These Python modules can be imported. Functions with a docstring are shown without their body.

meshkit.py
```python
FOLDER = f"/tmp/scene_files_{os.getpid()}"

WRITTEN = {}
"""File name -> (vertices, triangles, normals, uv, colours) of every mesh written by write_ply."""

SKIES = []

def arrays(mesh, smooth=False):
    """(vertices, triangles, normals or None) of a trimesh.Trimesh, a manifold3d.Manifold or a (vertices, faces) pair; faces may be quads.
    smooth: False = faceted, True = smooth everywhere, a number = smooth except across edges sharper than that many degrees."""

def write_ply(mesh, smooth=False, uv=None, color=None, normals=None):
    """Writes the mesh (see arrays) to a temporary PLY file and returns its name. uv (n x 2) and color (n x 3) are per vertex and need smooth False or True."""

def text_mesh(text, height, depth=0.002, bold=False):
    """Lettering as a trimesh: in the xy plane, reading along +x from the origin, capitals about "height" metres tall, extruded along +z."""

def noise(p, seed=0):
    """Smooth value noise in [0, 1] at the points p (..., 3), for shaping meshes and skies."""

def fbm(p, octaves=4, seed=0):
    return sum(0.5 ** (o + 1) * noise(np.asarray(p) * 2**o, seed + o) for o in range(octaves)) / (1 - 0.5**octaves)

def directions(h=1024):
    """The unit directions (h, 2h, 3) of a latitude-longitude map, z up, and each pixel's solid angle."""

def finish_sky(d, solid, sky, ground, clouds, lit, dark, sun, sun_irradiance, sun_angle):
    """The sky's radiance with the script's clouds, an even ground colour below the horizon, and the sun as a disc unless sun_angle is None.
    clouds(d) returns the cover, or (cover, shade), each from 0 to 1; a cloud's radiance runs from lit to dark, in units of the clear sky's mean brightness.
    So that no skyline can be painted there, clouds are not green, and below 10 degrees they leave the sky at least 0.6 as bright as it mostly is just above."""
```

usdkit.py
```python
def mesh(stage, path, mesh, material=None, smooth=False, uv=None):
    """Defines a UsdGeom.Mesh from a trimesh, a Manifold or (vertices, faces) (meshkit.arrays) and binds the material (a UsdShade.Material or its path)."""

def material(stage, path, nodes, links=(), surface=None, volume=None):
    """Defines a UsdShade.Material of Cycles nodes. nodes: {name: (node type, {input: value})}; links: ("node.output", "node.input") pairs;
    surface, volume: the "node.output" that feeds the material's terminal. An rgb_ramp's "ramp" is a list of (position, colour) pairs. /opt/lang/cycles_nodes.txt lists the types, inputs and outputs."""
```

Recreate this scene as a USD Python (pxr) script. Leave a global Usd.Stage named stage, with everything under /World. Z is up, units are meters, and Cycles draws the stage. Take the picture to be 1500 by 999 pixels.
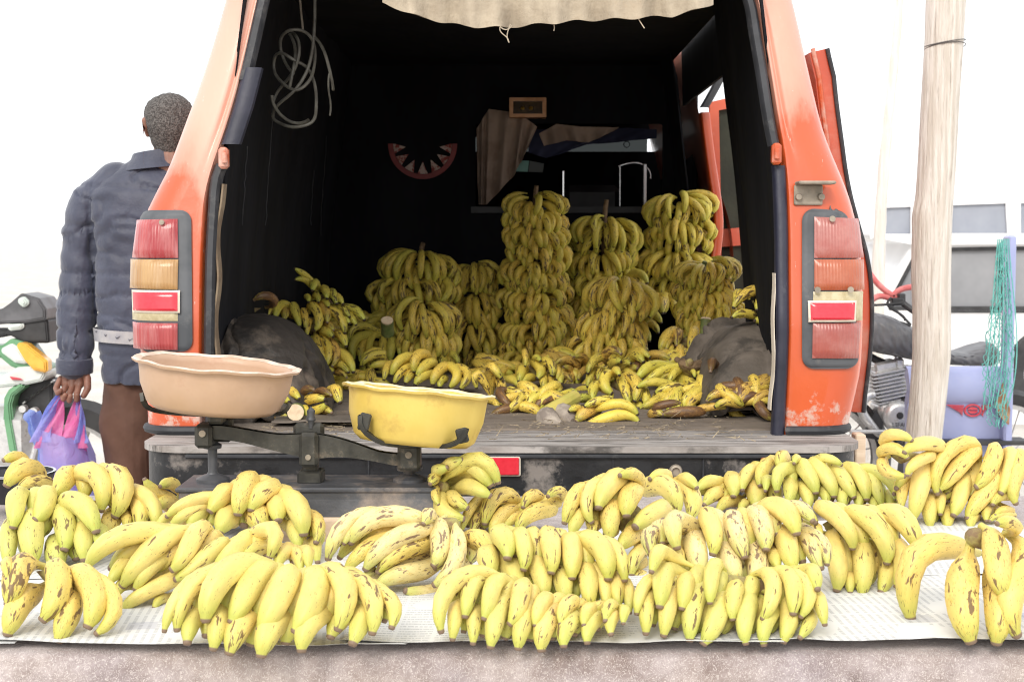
import math, random
import numpy as np, trimesh, manifold3d, usdkit
from meshkit import fbm, noise, text_mesh
from shapely.geometry import Polygon, LineString, Point, box as sbox
from shapely.ops import unary_union
from pxr import Usd, UsdGeom, UsdLux, UsdShade, Gf, Sdf, Vt

stage = Usd.Stage.CreateInMemory()
UsdGeom.SetStageUpAxis(stage, 'Z'); UsdGeom.SetStageMetersPerUnit(stage, 1.0)
UsdGeom.Xform.Define(stage, '/World')
rng = np.random.default_rng(7)

# ---------------------------------------------------------------- camera, sky, sun, exposure
CAM = np.array([0.0, 0.0, 1.24]); F = 2200.0; PITCH = math.atan(149.5 / F)     # eye 1.24 m up, looking 3.9 degrees down
FWD = np.array([0, math.cos(PITCH), -math.sin(PITCH)]); UP = np.array([0, math.sin(PITCH), math.cos(PITCH)])
cam = UsdGeom.Camera.Define(stage, '/World/camera')
cam.AddTranslateOp().Set(Gf.Vec3d(*CAM)); cam.AddRotateXOp().Set(90 - math.degrees(PITCH))
cam.CreateHorizontalApertureAttr(36.0); cam.CreateVerticalApertureAttr(24.0)
cam.CreateFocalLengthAttr(36.0 * F / 1500); cam.CreateClippingRangeAttr(Gf.Vec2f(0.05, 5000))
cam.CreateFStopAttr(13.0); cam.CreateFocusDistanceAttr(2.7)
cam.CreateExposureAttr(0.6)

SUN_EL, SUN_AZ = math.radians(37), math.radians(196)      # azimuth measured from +y towards +x: high, behind the camera
usdkit.material(stage, '/World/Looks/sky', {
    'sky': ('sky_texture', dict(sky_type='single_scattering', sun_disc=False, sun_elevation=SUN_EL, sun_rotation=SUN_AZ, aerosol_density=2.0)),
    'tc': ('texture_coordinate', {}),
    'n': ('noise_texture', dict(scale=2.2, detail=4.0, roughness=0.55)),
    'r': ('rgb_ramp', dict(ramp=[(0.25, (8.2, 8.4, 8.7)), (0.75, (10.2, 10.2, 10.1))])),
    'mx': ('mix_color', dict(fac=0.9, use_clamp=False)),
    'bg': ('background_shader', dict(strength=0.115))},
    [('tc.generated', 'n.vector'), ('n.fac', 'r.fac'), ('sky.color', 'mx.a'), ('r.color', 'mx.b'), ('mx.result', 'bg.color')], surface='bg.background')
dome = UsdLux.DomeLight.Define(stage, '/World/sky'); dome.CreateIntensityAttr(1.0)
UsdShade.MaterialBindingAPI.Apply(dome.GetPrim()).Bind(UsdShade.Material.Get(stage, '/World/Looks/sky'))
dome.GetPrim().SetCustomDataByKey('kind', 'structure')
sun = UsdLux.DistantLight.Define(stage, '/World/sun')
sun.CreateIntensityAttr(0.4); sun.CreateAngleAttr(24.0); sun.CreateColorAttr(Gf.Vec3f(1, 0.95, 0.86)); sun.CreateNormalizeAttr(True)
_d = np.array([math.sin(SUN_AZ) * math.cos(SUN_EL), math.cos(SUN_AZ) * math.cos(SUN_EL), math.sin(SUN_EL)])
sun.AddRotateZOp().Set(math.degrees(math.atan2(_d[0], -_d[1]))); sun.AddRotateXOp().Set(90 - math.degrees(SUN_EL))

# ---------------------------------------------------------------- helpers
def at(x, y, Y):
    """The point of the place seen at photograph position (x, y), Y metres from the lens."""
    d = np.array([(x - 750) / F, 0, 0]) + FWD - UP * ((y - 499.5) / F)
    return CAM + d * (Y / d[1])
def on_z(x, y, z):
    d = np.array([(x - 750) / F, 0, 0]) + FWD - UP * ((y - 499.5) / F)
    return CAM + d * ((z - CAM[2]) / d[2])

_used = {}
def numbered(path):
    k = _used.get(path, -1) + 1; _used[path] = k
    return path if k == 0 else f'{path}_{k:03d}'
def tag(p, label=None, cat=None, group=None, kind=None):
    p = p.GetPrim() if hasattr(p, 'GetPrim') else p
    for k, v in (('label', label), ('category', cat), ('group', group), ('kind', kind)):
        if v: p.SetCustomDataByKey(k, v)
    return p
def thing(name, label, cat, loc=(0, 0, 0), group=None):
    x = UsdGeom.Xform.Define(stage, numbered('/World/' + name))
    if any(loc): x.AddTranslateOp().Set(Gf.Vec3d(*map(float, loc)))
    tag(x, label, cat, group); return Node(str(x.GetPath()), np.array(loc, float))
class Node:
    def __init__(s, path, loc): s.path, s.loc = path, loc
    def prim(s): return stage.GetPrimAtPath(s.path)
def M(name): return UsdShade.Material.Get(stage, '/World/Looks/' + name)
def obj(name, mesh, mat, parent=None, smooth=35, label=None, cat=None, group=None, kind=None):
    """One Mesh prim, under a thing or part (world coordinates are taken back to the parent's base) or on its own."""
    base = parent.path if parent is not None else '/World'
    loc = parent.loc if parent is not None else np.zeros(3)
    path = numbered(base + '/' + name)
    if isinstance(mesh, (list, tuple)) and len(mesh) and not isinstance(mesh[0], np.ndarray): mesh = trimesh.util.concatenate([tm(m) for m in mesh])
    mesh = tm(mesh).copy(); mesh.apply_translation(-loc)
    p = usdkit.mesh(stage, path, mesh, M(mat), smooth=smooth)
    tag(p, label, cat, group, kind); return Node(path, loc)
def tm(m):
    if hasattr(m, "to_mesh"):
        k = m.to_mesh(); return trimesh.Trimesh(k.vert_properties[:, :3], k.tri_verts, process=False)
    if isinstance(m, tuple):
        v, f = np.asarray(m[0], float), np.asarray(m[1], int)
        if f.shape[1] == 4: f = np.vstack([f[:, [0, 1, 2]], f[:, [0, 2, 3]]])
        return trimesh.Trimesh(v, f, process=False)
    return m
def box(c, s, bevel=0.004, rot=None):
    s = np.array(s, float); b = min(bevel, s.min() * .45)
    pts = []
    for i in (-1, 1):
        for j in (-1, 1):
            for k in (-1, 1):
                q = np.array([i, j, k]) * s / 2
                for a in range(3):
                    w = q - np.array([i, j, k]) * b; w[a] = q[a]; pts.append(w)
    m = trimesh.convex.convex_hull(np.array(pts))
    if rot is not None:
        m.apply_transform(trimesh.transformations.euler_matrix(*np.radians(rot)))
    m.apply_translation(c); return m
def grid(P, close_u=False, close_v=False):
    """Surface through an (n, m, 3) array of points."""
    P = np.asarray(P, float); n, m = P.shape[:2]; q = []
    for i in range(n - (not close_u)):
        for j in range(m - (not close_v)):
            i2, j2 = (i + 1) % n, (j + 1) % m
            q.append((i * m + j, i2 * m + j, i2 * m + j2, i * m + j2))
    return tm((P.reshape(-1, 3), np.array(q)))
def shell(P, t):
    """A sheet with thickness t along the normals, closed all round."""
    P = np.asarray(P, float); g = grid(P); nrm = np.array(g.vertex_normals).reshape(P.shape)
    Q = P - nrm * t; n, m = P.shape[:2]; a, b = P.reshape(-1, 3), Q.reshape(-1, 3); N = n * m; f = []
    for i in range(n - 1):
        for j in range(m - 1):
            q = (i * m + j, (i + 1) * m + j, (i + 1) * m + j + 1, i * m + j + 1); f.append(q); f.append(tuple(N + k for k in q[::-1]))
    ring = [i * m for i in range(n)] + [(n - 1) * m + j for j in range(1, m)] + [i * m + m - 1 for i in range(n - 2, -1, -1)] + [j for j in range(m - 2, 0, -1)]
    for k in range(len(ring)):
        a1, b1 = ring[k], ring[(k + 1) % len(ring)]; f.append((b1, a1, N + a1, N + b1))
    r = tm((np.vstack([a, b]), np.array(f))); r.fix_normals(); return r
def spline(pts, n=24):
    from scipy.interpolate import CubicSpline
    pts = np.array(pts, float); d = np.r_[0, np.cumsum(np.linalg.norm(np.diff(pts, axis=0), axis=1))]
    return CubicSpline(d, pts)(np.linspace(0, d[-1], n))
def tube(pts, r, sides=8, caps=True, flat=1.0, upv=None):
    pts = np.asarray(pts, float); n = len(pts); r = np.broadcast_to(np.asarray(r, float), (n,))
    T = np.gradient(pts, axis=0); T /= np.linalg.norm(T, axis=1)[:, None] + 1e-12
    u = np.array(upv if upv is not None else ([0, 0, 1] if abs(T[0][2]) < .9 else [1, 0, 0]), float)
    rings = []
    for i in range(n):
        u = u - T[i] * (u @ T[i]); u /= np.linalg.norm(u) + 1e-12; w = np.cross(T[i], u)
        a = np.arange(sides) / sides * 2 * np.pi
        rings.append(pts[i] + r[i] * (np.outer(np.cos(a), u) * flat + np.outer(np.sin(a), w)))
    g = grid(np.array(rings), close_v=True)
    if caps:
        v, f = list(g.vertices), list(g.faces); m = sides
        for base, c, fl in ((0, pts[0], 1), ((n - 1) * m, pts[-1], 0)):
            k = len(v); v.append(c)
            for j in range(m):
                t = (base + j, base + (j + 1) % m, k); f.append(t if fl else t[::-1])
        g = tm((np.array(v), np.array(f)))
    g.fix_normals() if len(g.faces) < 5000 else None
    return g
def lathe(prof, c, sides=40, axis=None, squash=(1, 1)):
    """prof: (radius, height) pairs turned about the upright axis at c."""
    a = np.arange(sides) / sides * 2 * np.pi
    P = np.array([[(r * math.cos(t) * squash[0], r * math.sin(t) * squash[1], h) for t in a] for r, h in prof])
    g = grid(P, close_v=True)
    if axis is not None: g.apply_transform(trimesh.geometry.align_vectors([0, 0, 1], axis))
    g.apply_translation(c); g.fix_normals(); return g
def disc(c, r, depth, axis=(0, -1, 0), sides=24):
    m = trimesh.creation.cylinder(r, depth, sections=sides); m.apply_transform(trimesh.geometry.align_vectors([0, 0, 1], axis)); m.apply_translation(c); return m
def prism(poly, y0, y1):
    """A polygon in the upright x-z plane, extruded from y0 to y1."""
    if not hasattr(poly, "geom_type"): poly = Polygon(poly)
    poly = poly.buffer(0) if not poly.is_valid else poly
    m = trimesh.util.concatenate([trimesh.creation.extrude_polygon(q, abs(y1 - y0), engine='earcut') for q in getattr(poly, 'geoms', [poly])])
    v = np.array(m.vertices); m.vertices = np.c_[v[:, 0], max(y0, y1) - v[:, 2], v[:, 1]]; m.fix_normals(); return m
def px_poly(pts, Y): return [(p[0], p[2]) for p in (at(x, y, Y) for x, y in pts)]
def bones(segs, edge=0.02, smooth=8):
    """One continuous body from bones: (point, radius, point, radius) each; hulls of spheres joined and smoothed."""
    whole = None
    for a, ra, b, rb in segs:
        s = [manifold3d.Manifold.sphere(float(r), 20).translate(tuple(map(float, p))) for p, r in ((a, ra), (b, rb))]
        h = manifold3d.Manifold.batch_hull(s); whole = h if whole is None else whole + h
    m = tm(whole.refine_to_length(edge)); m = trimesh.Trimesh(m.vertices, m.faces, process=True)
    trimesh.smoothing.filter_taubin(m, lamb=.5, nu=.52, iterations=smooth); return m
def rough(m, amp, scale, seed=0):
    m = m.copy(); n = np.array(m.vertex_normals); m.vertices = m.vertices + n * ((fbm(np.array(m.vertices) * scale, 3, seed) - .5) * 2 * amp)[:, None]; return m

# ---------------------------------------------------------------- materials
def mat(name, c1, c2=None, scale=20.0, rough=0.5, stretch=(1, 1, 1), lo=.4, hi=.6, bump=0.0, bscale=None, metal=0.0, spec=.5, coat=0.0, dirt=None, dscale=8.0, dlo=.5, dhi=.62, damt=.8, detail=5.0, rib=0, rough2=None, sheen=0.0, sub=0.0):
    """Two tones mixed by noise, a layer of dirt or wear, and fine relief."""
    c2 = c2 or c1
    N = {'g': ('geometry', {}), 'mp': ('mapping', dict(scale=stretch)),
         'n': ('noise_texture', dict(scale=scale, detail=detail, roughness=.6)),
         'r': ('rgb_ramp', dict(ramp=[(lo, c1), (hi, c2)])),
         'p': ('principled_bsdf', dict(roughness=rough, metallic=metal, specular_ior_level=spec, coat_weight=coat, coat_roughness=.15, sheen_weight=sheen, subsurface_weight=sub))}
    L = [('g.position', 'mp.vector'), ('mp.vector', 'n.vector'), ('n.fac', 'r.fac')]; out = 'r.color'
    if dirt:
        N['dn'] = ('noise_texture', dict(scale=dscale, detail=7.0, roughness=.68)); N['dr'] = ('rgb_ramp', dict(ramp=[(dlo, (0, 0, 0)), (dhi, (damt,) * 3)]))
        N['dm'] = ('mix_color', dict(b=dirt)); N['rr'] = ('mix_float', dict(a=rough, b=rough2 or .85))
        L += [('mp.vector', 'dn.vector'), ('dn.fac', 'dr.fac'), ('dr.color', 'dm.fac'), (out, 'dm.a'), ('dr.color', 'rr.fac'), ('rr.result', 'p.roughness')]; out = 'dm.result'
    L.append((out, 'p.base_color'))
    if bump:
        N['bn'] = ('noise_texture', dict(scale=bscale or scale * 2, detail=6.0, roughness=.6)); N['b'] = ('bump', dict(strength=1.0, distance=bump))
        L += [('mp.vector', 'bn.vector'), ('bn.fac', 'b.height'), ('b.normal', 'p.normal')]
    if rib:
        N['wv'] = ('wave_texture', dict(scale=rib, bands_direction='x')); N['b'] = ('bump', dict(strength=.6, distance=.0012)); L += [('g.position', 'wv.vector'), ('wv.fac', 'b.height'), ('b.normal', 'p.normal')]
    usdkit.material(stage, '/World/Looks/' + name, N, L, surface='p.BSDF')
# ---------------------------------------------------------------- bananas: peel materials
def peel(name, yellow, green, spot_lo, spot_hi, big_lo, brown=(0.085, 0.045, 0.022), mott=(0.55, 0.36, 0.07), mlo=.62, end=(0.20, 0.135, 0.09)):
    """Peel: green towards the tip, brown blossom end, freckles and long bruises. 'life' = (along the finger, chance, greenness); 'skin' = place on the peel."""
    N = {'a': ('attribute', dict(attribute='life')), 's': ('separate_color', {}), 'k': ('attribute', dict(attribute='skin')),
         'tint': ('mix_color', dict(a=yellow, b=green)),
         'n0': ('noise_texture', dict(scale=1.1, detail=2.0)), 'n0r': ('map_range', dict(from_min=.3, from_max=.7, to_min=.86, to_max=1.1, clamp=True)), 'hv': ('hsv', dict(hue=.5, saturation=1.0, fac=1.0)),
         'tr': ('map_range', dict(range_type='smoothstep', from_min=.70, from_max=.97, to_min=0.0, to_max=.62, clamp=True)), 'tg': ('mix_color', dict(b=(0.36, 0.44, 0.06))),
         'nr': ('map_range', dict(range_type='smoothstep', from_min=.2, from_max=.0, to_min=0.0, to_max=.55, clamp=True)), 'ng': ('mix_color', dict(b=(0.40, 0.42, 0.08))),
         'm1': ('noise_texture', dict(scale=2.6, detail=4.0, roughness=.65)), 'm1r': ('rgb_ramp', dict(ramp=[(mlo, (0, 0, 0)), (mlo + .14, (.75, .75, .75))])), 'mm': ('mix_color', dict(b=mott)),
         'sm': ('mapping', dict(scale=(1.0, 2.0, 2.0))), 'f1': ('noise_texture', dict(scale=5.5, detail=3.0, roughness=.6)), 'f1r': ('rgb_ramp', dict(ramp=[(spot_lo, (0, 0, 0)), (spot_hi, (.85, .85, .85))])), 'fm': ('mix_color', dict(b=brown)),
         'lm': ('mapping', dict(scale=(.75, 1.1, 1.1))), 'f2': ('noise_texture', dict(scale=1.7, detail=3.5, roughness=.58, distortion=.35)), 'f2r': ('rgb_ramp', dict(ramp=[(big_lo, (0, 0, 0)), (big_lo + .035, (.9, .9, .9))])), 'f2m': ('mix_color', dict(b=(brown[0] * 1.5, brown[1] * 1.5, brown[2] * 1.6))),
         'cr': ('map_range', dict(from_min=.25, from_max=1.0, to_min=-.035, to_max=.062)), 'ca': ('math', dict(math_type='add')),
         'er': ('map_range', dict(range_type='smoothstep', from_min=.958, from_max=.972, to_min=0.0, to_max=1.0, clamp=True)), 'em': ('mix_color', dict(b=end)),
         'bn': ('noise_texture', dict(scale=7.0, detail=4.0)), 'b': ('bump', dict(strength=.6, distance=.0006)),
         'p': ('principled_bsdf', dict(roughness=.46, specular_ior_level=.42, subsurface_weight=.06, subsurface_scale=.006, subsurface_radius=(1, .6, .15), subsurface_method='burley'))}
    L = [('a.color', 's.color'), ('s.b', 'tint.fac'), ('k.vector', 'n0.vector'), ('n0.fac', 'n0r.value'), ('n0r.result', 'hv.value'), ('tint.result', 'hv.color'),
         ('s.r', 'tr.value'), ('tr.result', 'tg.fac'), ('hv.color', 'tg.a'), ('s.r', 'nr.value'), ('nr.result', 'ng.fac'), ('tg.result', 'ng.a'),
         ('k.vector', 'm1.vector'), ('m1.fac', 'm1r.fac'), ('m1r.color', 'mm.fac'), ('ng.result', 'mm.a'),
         ('k.vector', 'sm.vector'), ('sm.vector', 'f1.vector'), ('f1.fac', 'f1r.fac'), ('f1r.color', 'fm.fac'), ('mm.result', 'fm.a'),
         ('k.vector', 'lm.vector'), ('lm.vector', 'f2.vector'), ('s.g', 'cr.value'), ('cr.result', 'ca.value1'), ('f2.fac', 'ca.value2'), ('ca.value', 'f2r.fac'), ('f2r.color', 'f2m.fac'), ('fm.result', 'f2m.a'),
         ('s.r', 'er.value'), ('er.result', 'em.fac'), ('f2m.result', 'em.a'), ('em.result', 'p.base_color'),
         ('k.vector', 'bn.vector'), ('bn.fac', 'b.height'), ('b.normal', 'p.normal')]
    usdkit.material(stage, '/World/Looks/' + name, N, L, surface='p.BSDF')
YEL, GRN = (0.73, 0.545, 0.175), (0.54, 0.53, 0.14)
peel('peel_fresh', YEL, GRN, .645, .70, .645, mlo=.64)
peel('peel_spotted', (0.71, 0.52, 0.15), (0.54, 0.50, 0.12), .61, .67, .60, mlo=.56)
peel('peel_stalk', (0.76, 0.57, 0.095), (0.55, 0.53, 0.085), .615, .66, .60, mlo=.60, end=(.05, .033, .022), brown=(.05, .028, .016))
peel('peel_stalk_ripe', (0.76, 0.53, 0.095), (0.57, 0.50, 0.08), .585, .64, .575, mlo=.55, end=(.05, .033, .022), brown=(.05, .028, .016))
peel('peel_pale', (0.74, 0.60, 0.28), (0.64, 0.55, 0.22), .62, .68, .59, mlo=.56, brown=(0.12, 0.075, 0.05))
peel('peel_overripe', (0.66, 0.42, 0.09), (0.48, 0.36, 0.08), .57, .65, .55, mlo=.52, mott=(0.42, 0.24, 0.06))
peel('peel_brown', (0.36, 0.19, 0.06), (0.20, 0.12, 0.05), .50, .60, .46, mlo=.40, mott=(0.17, 0.085, 0.035))
mat('banana_crown', (0.20, 0.13, 0.07), (0.34, 0.30, 0.10), 60, .8, bump=.002)
mat('stalk_green', (0.10, 0.15, 0.04), (0.20, 0.22, 0.07), 40, .6, dirt=(0.16, 0.10, 0.06), bump=.001)
mat('stalk_cut', (0.62, 0.46, 0.30), (0.72, 0.58, 0.40), 60, .7, bump=.001)
mat('stalk_brown', (0.12, 0.075, 0.04), (0.2, 0.13, 0.07), 60, .85, bump=.003)

_T = Sdf.ValueTypeNames
PROF = np.array([(0, .30), (.05, .31), (.11, .40), (.17, .60), (.25, .83), (.36, .97), (.48, 1.0), (.62, .98), (.74, .91), (.84, .76), (.90, .62), (.935, .48), (.955, .40), (.965, .385), (.985, .37), (1.0, .27)])
def banana_mesh(neck, b, m, t, w, green, sides=15, lobes=.055):
    """A finger from its neck through base b, bend m and tip t (points), w metres thick. Returns vertices, quads and its two data sets."""
    pts = spline([neck, b + (m - b) * .12, m, t], 40)
    d = np.r_[0, np.cumsum(np.linalg.norm(np.diff(pts, axis=0), axis=1))]; d /= d[-1]
    tt = PROF[:, 0]; C = np.stack([np.interp(tt, d, pts[:, k]) for k in range(3)], 1)
    T = np.gradient(C, axis=0); T /= np.linalg.norm(T, axis=1)[:, None]
    u = (b + t) / 2 - m; ph = rng.uniform(0, 6.28); V, life, skin = [], [], []
    off = rng.uniform(0, 60, 3); chance = rng.random(); g = float(np.clip(green + rng.normal(0, .14), 0, 1))
    if np.linalg.norm(u) < 1e-5: u = np.array([0, 0, -1.0])
    for i in range(len(tt)):
        u = u - T[i] * (u @ T[i]); u /= np.linalg.norm(u) + 1e-9; x = np.cross(T[i], u)
        a = np.arange(sides) / sides * 2 * np.pi
        r = PROF[i, 1] * w / 2 * (1 + lobes * np.cos(5 * a + ph) * (1 if .1 < tt[i] < .96 else .3))
        V.append(C[i] + (np.cos(a) * r)[:, None] * u + (np.sin(a) * r)[:, None] * x)
        life += [(tt[i], chance, g)] * sides
        skin += [(tt[i] * 5 + off[0], math.cos(k) + off[1], math.sin(k) + off[2]) for k in a]
    P = np.array(V); n, s = P.shape[:2]
    V = np.vstack([P.reshape(-1, 3), C[-1:] - T[-1:] * w * .02]); life.append((1, chance, g)); skin.append((5 + off[0], off[1], off[2]))
    f = [(i * s + j, i * s + (j + 1) % s, (i + 1) * s + (j + 1) % s, (i + 1) * s + j) for i in range(n - 1) for j in range(s)]
    tri = [(q[0], q[1], q[2]) for q in f] + [(q[0], q[2], q[3]) for q in f] + [((n - 1) * s + j, (n - 1) * s + (j + 1) % s, n * s) for j in range(s)]
    return V, np.array(tri), np.array(life, np.float32), np.array(skin, np.float32)
def put_banana(parent, name, neck, b, m, t, w, green, mt, sides=12, **k):
    V, f, life, skin = banana_mesh(neck, b, m, t, w, green, sides)
    g = trimesh.Trimesh(V, f, process=False)
    if g.volume < 0: f = f[:, ::-1]
    loc = parent.loc if parent else np.zeros(3)
    path = numbered((parent.path if parent else '/World') + '/' + name)
    p = usdkit.mesh(stage, path, (V - loc, f), M(mt), smooth=True)
    api = UsdGeom.PrimvarsAPI(p)
    api.CreatePrimvar('life', _T.Color3fArray, 'vertex').Set(Vt.Vec3fArray.FromNumpy(life)); api.CreatePrimvar('skin', _T.Color3fArray, 'vertex').Set(Vt.Vec3fArray.FromNumpy(skin))
    tag(p, **k); return p
def fingers(text):
    return [[float(x) for x in s.split()] for s in text.replace('\n', ';').split(';') if s.strip()]
GROUP_TABLE, GROUP_VAN = 'bunches of bananas for sale on the table', 'bananas stacked in the back of the van'
def hand(label, crop, yc, text, mt='peel_fresh', green=.2, lean=.34, Yc=None, crown=None, name='banana_hand', cat='banana bunch', group=GROUP_TABLE, sides=15, mts=None, necks=True, slope=None, fill=None, fat=1.0, reach=4.0):
    """A bunch: its fingers are read as base, tip, thickness (and bend) from close-ups of the photograph; crop = (x, y, scale) of the close-up.
    yc: where its lowest tips rest. The pile leans back from there; a finger foreshortened in the photograph runs back to its true length."""
    ox, oy, sc = crop; R = []
    if Yc is None: Yc = on_z(750, yc, TABLE_Z)[1] - .03
    for q in fingers(text):
        b, t, w = np.array([ox + q[0] / sc, oy + q[1] / sc]), np.array([ox + q[2] / sc, oy + q[3] / sc]), q[4] / sc * .98 * fat
        mid = np.array([ox + q[5] / sc, oy + q[6] / sc]) if len(q) > 5 else None
        s = Yc / F; Yt = Yc + lean * max(yc - t[1], -30) * s + rng.uniform(-.004, .004)
        l2 = np.linalg.norm(b - t) if mid is None else np.linalg.norm(b - mid) + np.linalg.norm(mid - t)
        dY = float(np.clip(math.sqrt(max((reach * w) ** 2 * 1.0 - l2 ** 2, 0)) * s * .8, .012, .085)); dY = max(dY, (.62 * max(t[1] - b[1], 0) * s + .012) if slope is None else slope)
        if mid is None:
            ch = t - b; pp = np.array([ch[1], -ch[0]]); pp = pp / (np.linalg.norm(pp) + 1e-6)
            if pp[1] > 0: pp = -pp
            mid = (b + t) / 2 + np.array([0, -1]) * .12 * dY / s + pp * .05 * l2
        Yb = Yt + dY; Ym = (Yt + Yb) / 2 - .14 * dY - .10 * w * s
        B, T_, Mi = at(*b, Yb), at(*t, Yt), at(*mid, Ym)
        R.append((B, Mi, T_, w * s * (Yt + Yb) / 2 / Yc * (1 + rng.normal(0, .04))))
    Bs = np.array([r[0] for r in R])
    Cr = Bs.mean(0) + np.array([0, .02, -.012]) if crown is None else at(ox + crown[0] / sc, oy + crown[1] / sc, Yc + lean * (yc - oy - crown[1] / sc) * Yc / F + .05)
    low = np.array([r[2] for r in R]); base = np.array([low[:, 0].mean(), low[:, 1].mean(), low[:, 2].min() - .015])
    node = thing(name, label, cat, base, group)
    ends = []
    if fill is None: fill = len(R) >= 8 and group == GROUP_TABLE
    if fill:                                     # the bunch's inner fingers, between and behind the outer ones
        for k in range(len(R) - 1):
            (B, Mi, T_, w), (B2, M2, T2, w2) = R[k], R[k + 1]
            if abs(T_[0] - T2[0]) < 2.6 * w and np.linalg.norm(T_ - T2) < 3 * w: d = np.array([0, .030, -.006]); R.append(((B + B2) / 2 + d, (Mi + M2) / 2 + d, (T_ + T2) / 2 + d + [0, .004, .010], (w + w2) / 2 * .96))
    for k, (B, Mi, T_, w) in enumerate(R):
        d = B - Mi; d /= np.linalg.norm(d) + 1e-9
        neck = B + d * w * .75; neck = neck + (Cr - neck) * .45
        if np.linalg.norm(neck - B) > 2.2 * w: neck = B + (neck - B) / np.linalg.norm(neck - B) * 2.2 * w
        ends.append(neck)
        put_banana(node, 'banana', neck, B, Mi, T_, w, green, (mts[k % len(mts)] if mts else mt), sides)
    E = np.array(ends); near = E[np.linalg.norm(E - Cr, axis=1) < .07]
    cl = np.array(list(Cr + trimesh.creation.icosphere(1, .013).vertices) + [Cr + (e - Cr) * .8 for e in near])
    h = trimesh.convex.convex_hull(cl); h = h.subdivide(); obj('crown', rough_(h, .003, 60), 'banana_crown', node, smooth=60)
    return node
def rough_(m, a, s): return rough(m, a, s)
TABLE_Z = 0.70
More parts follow.
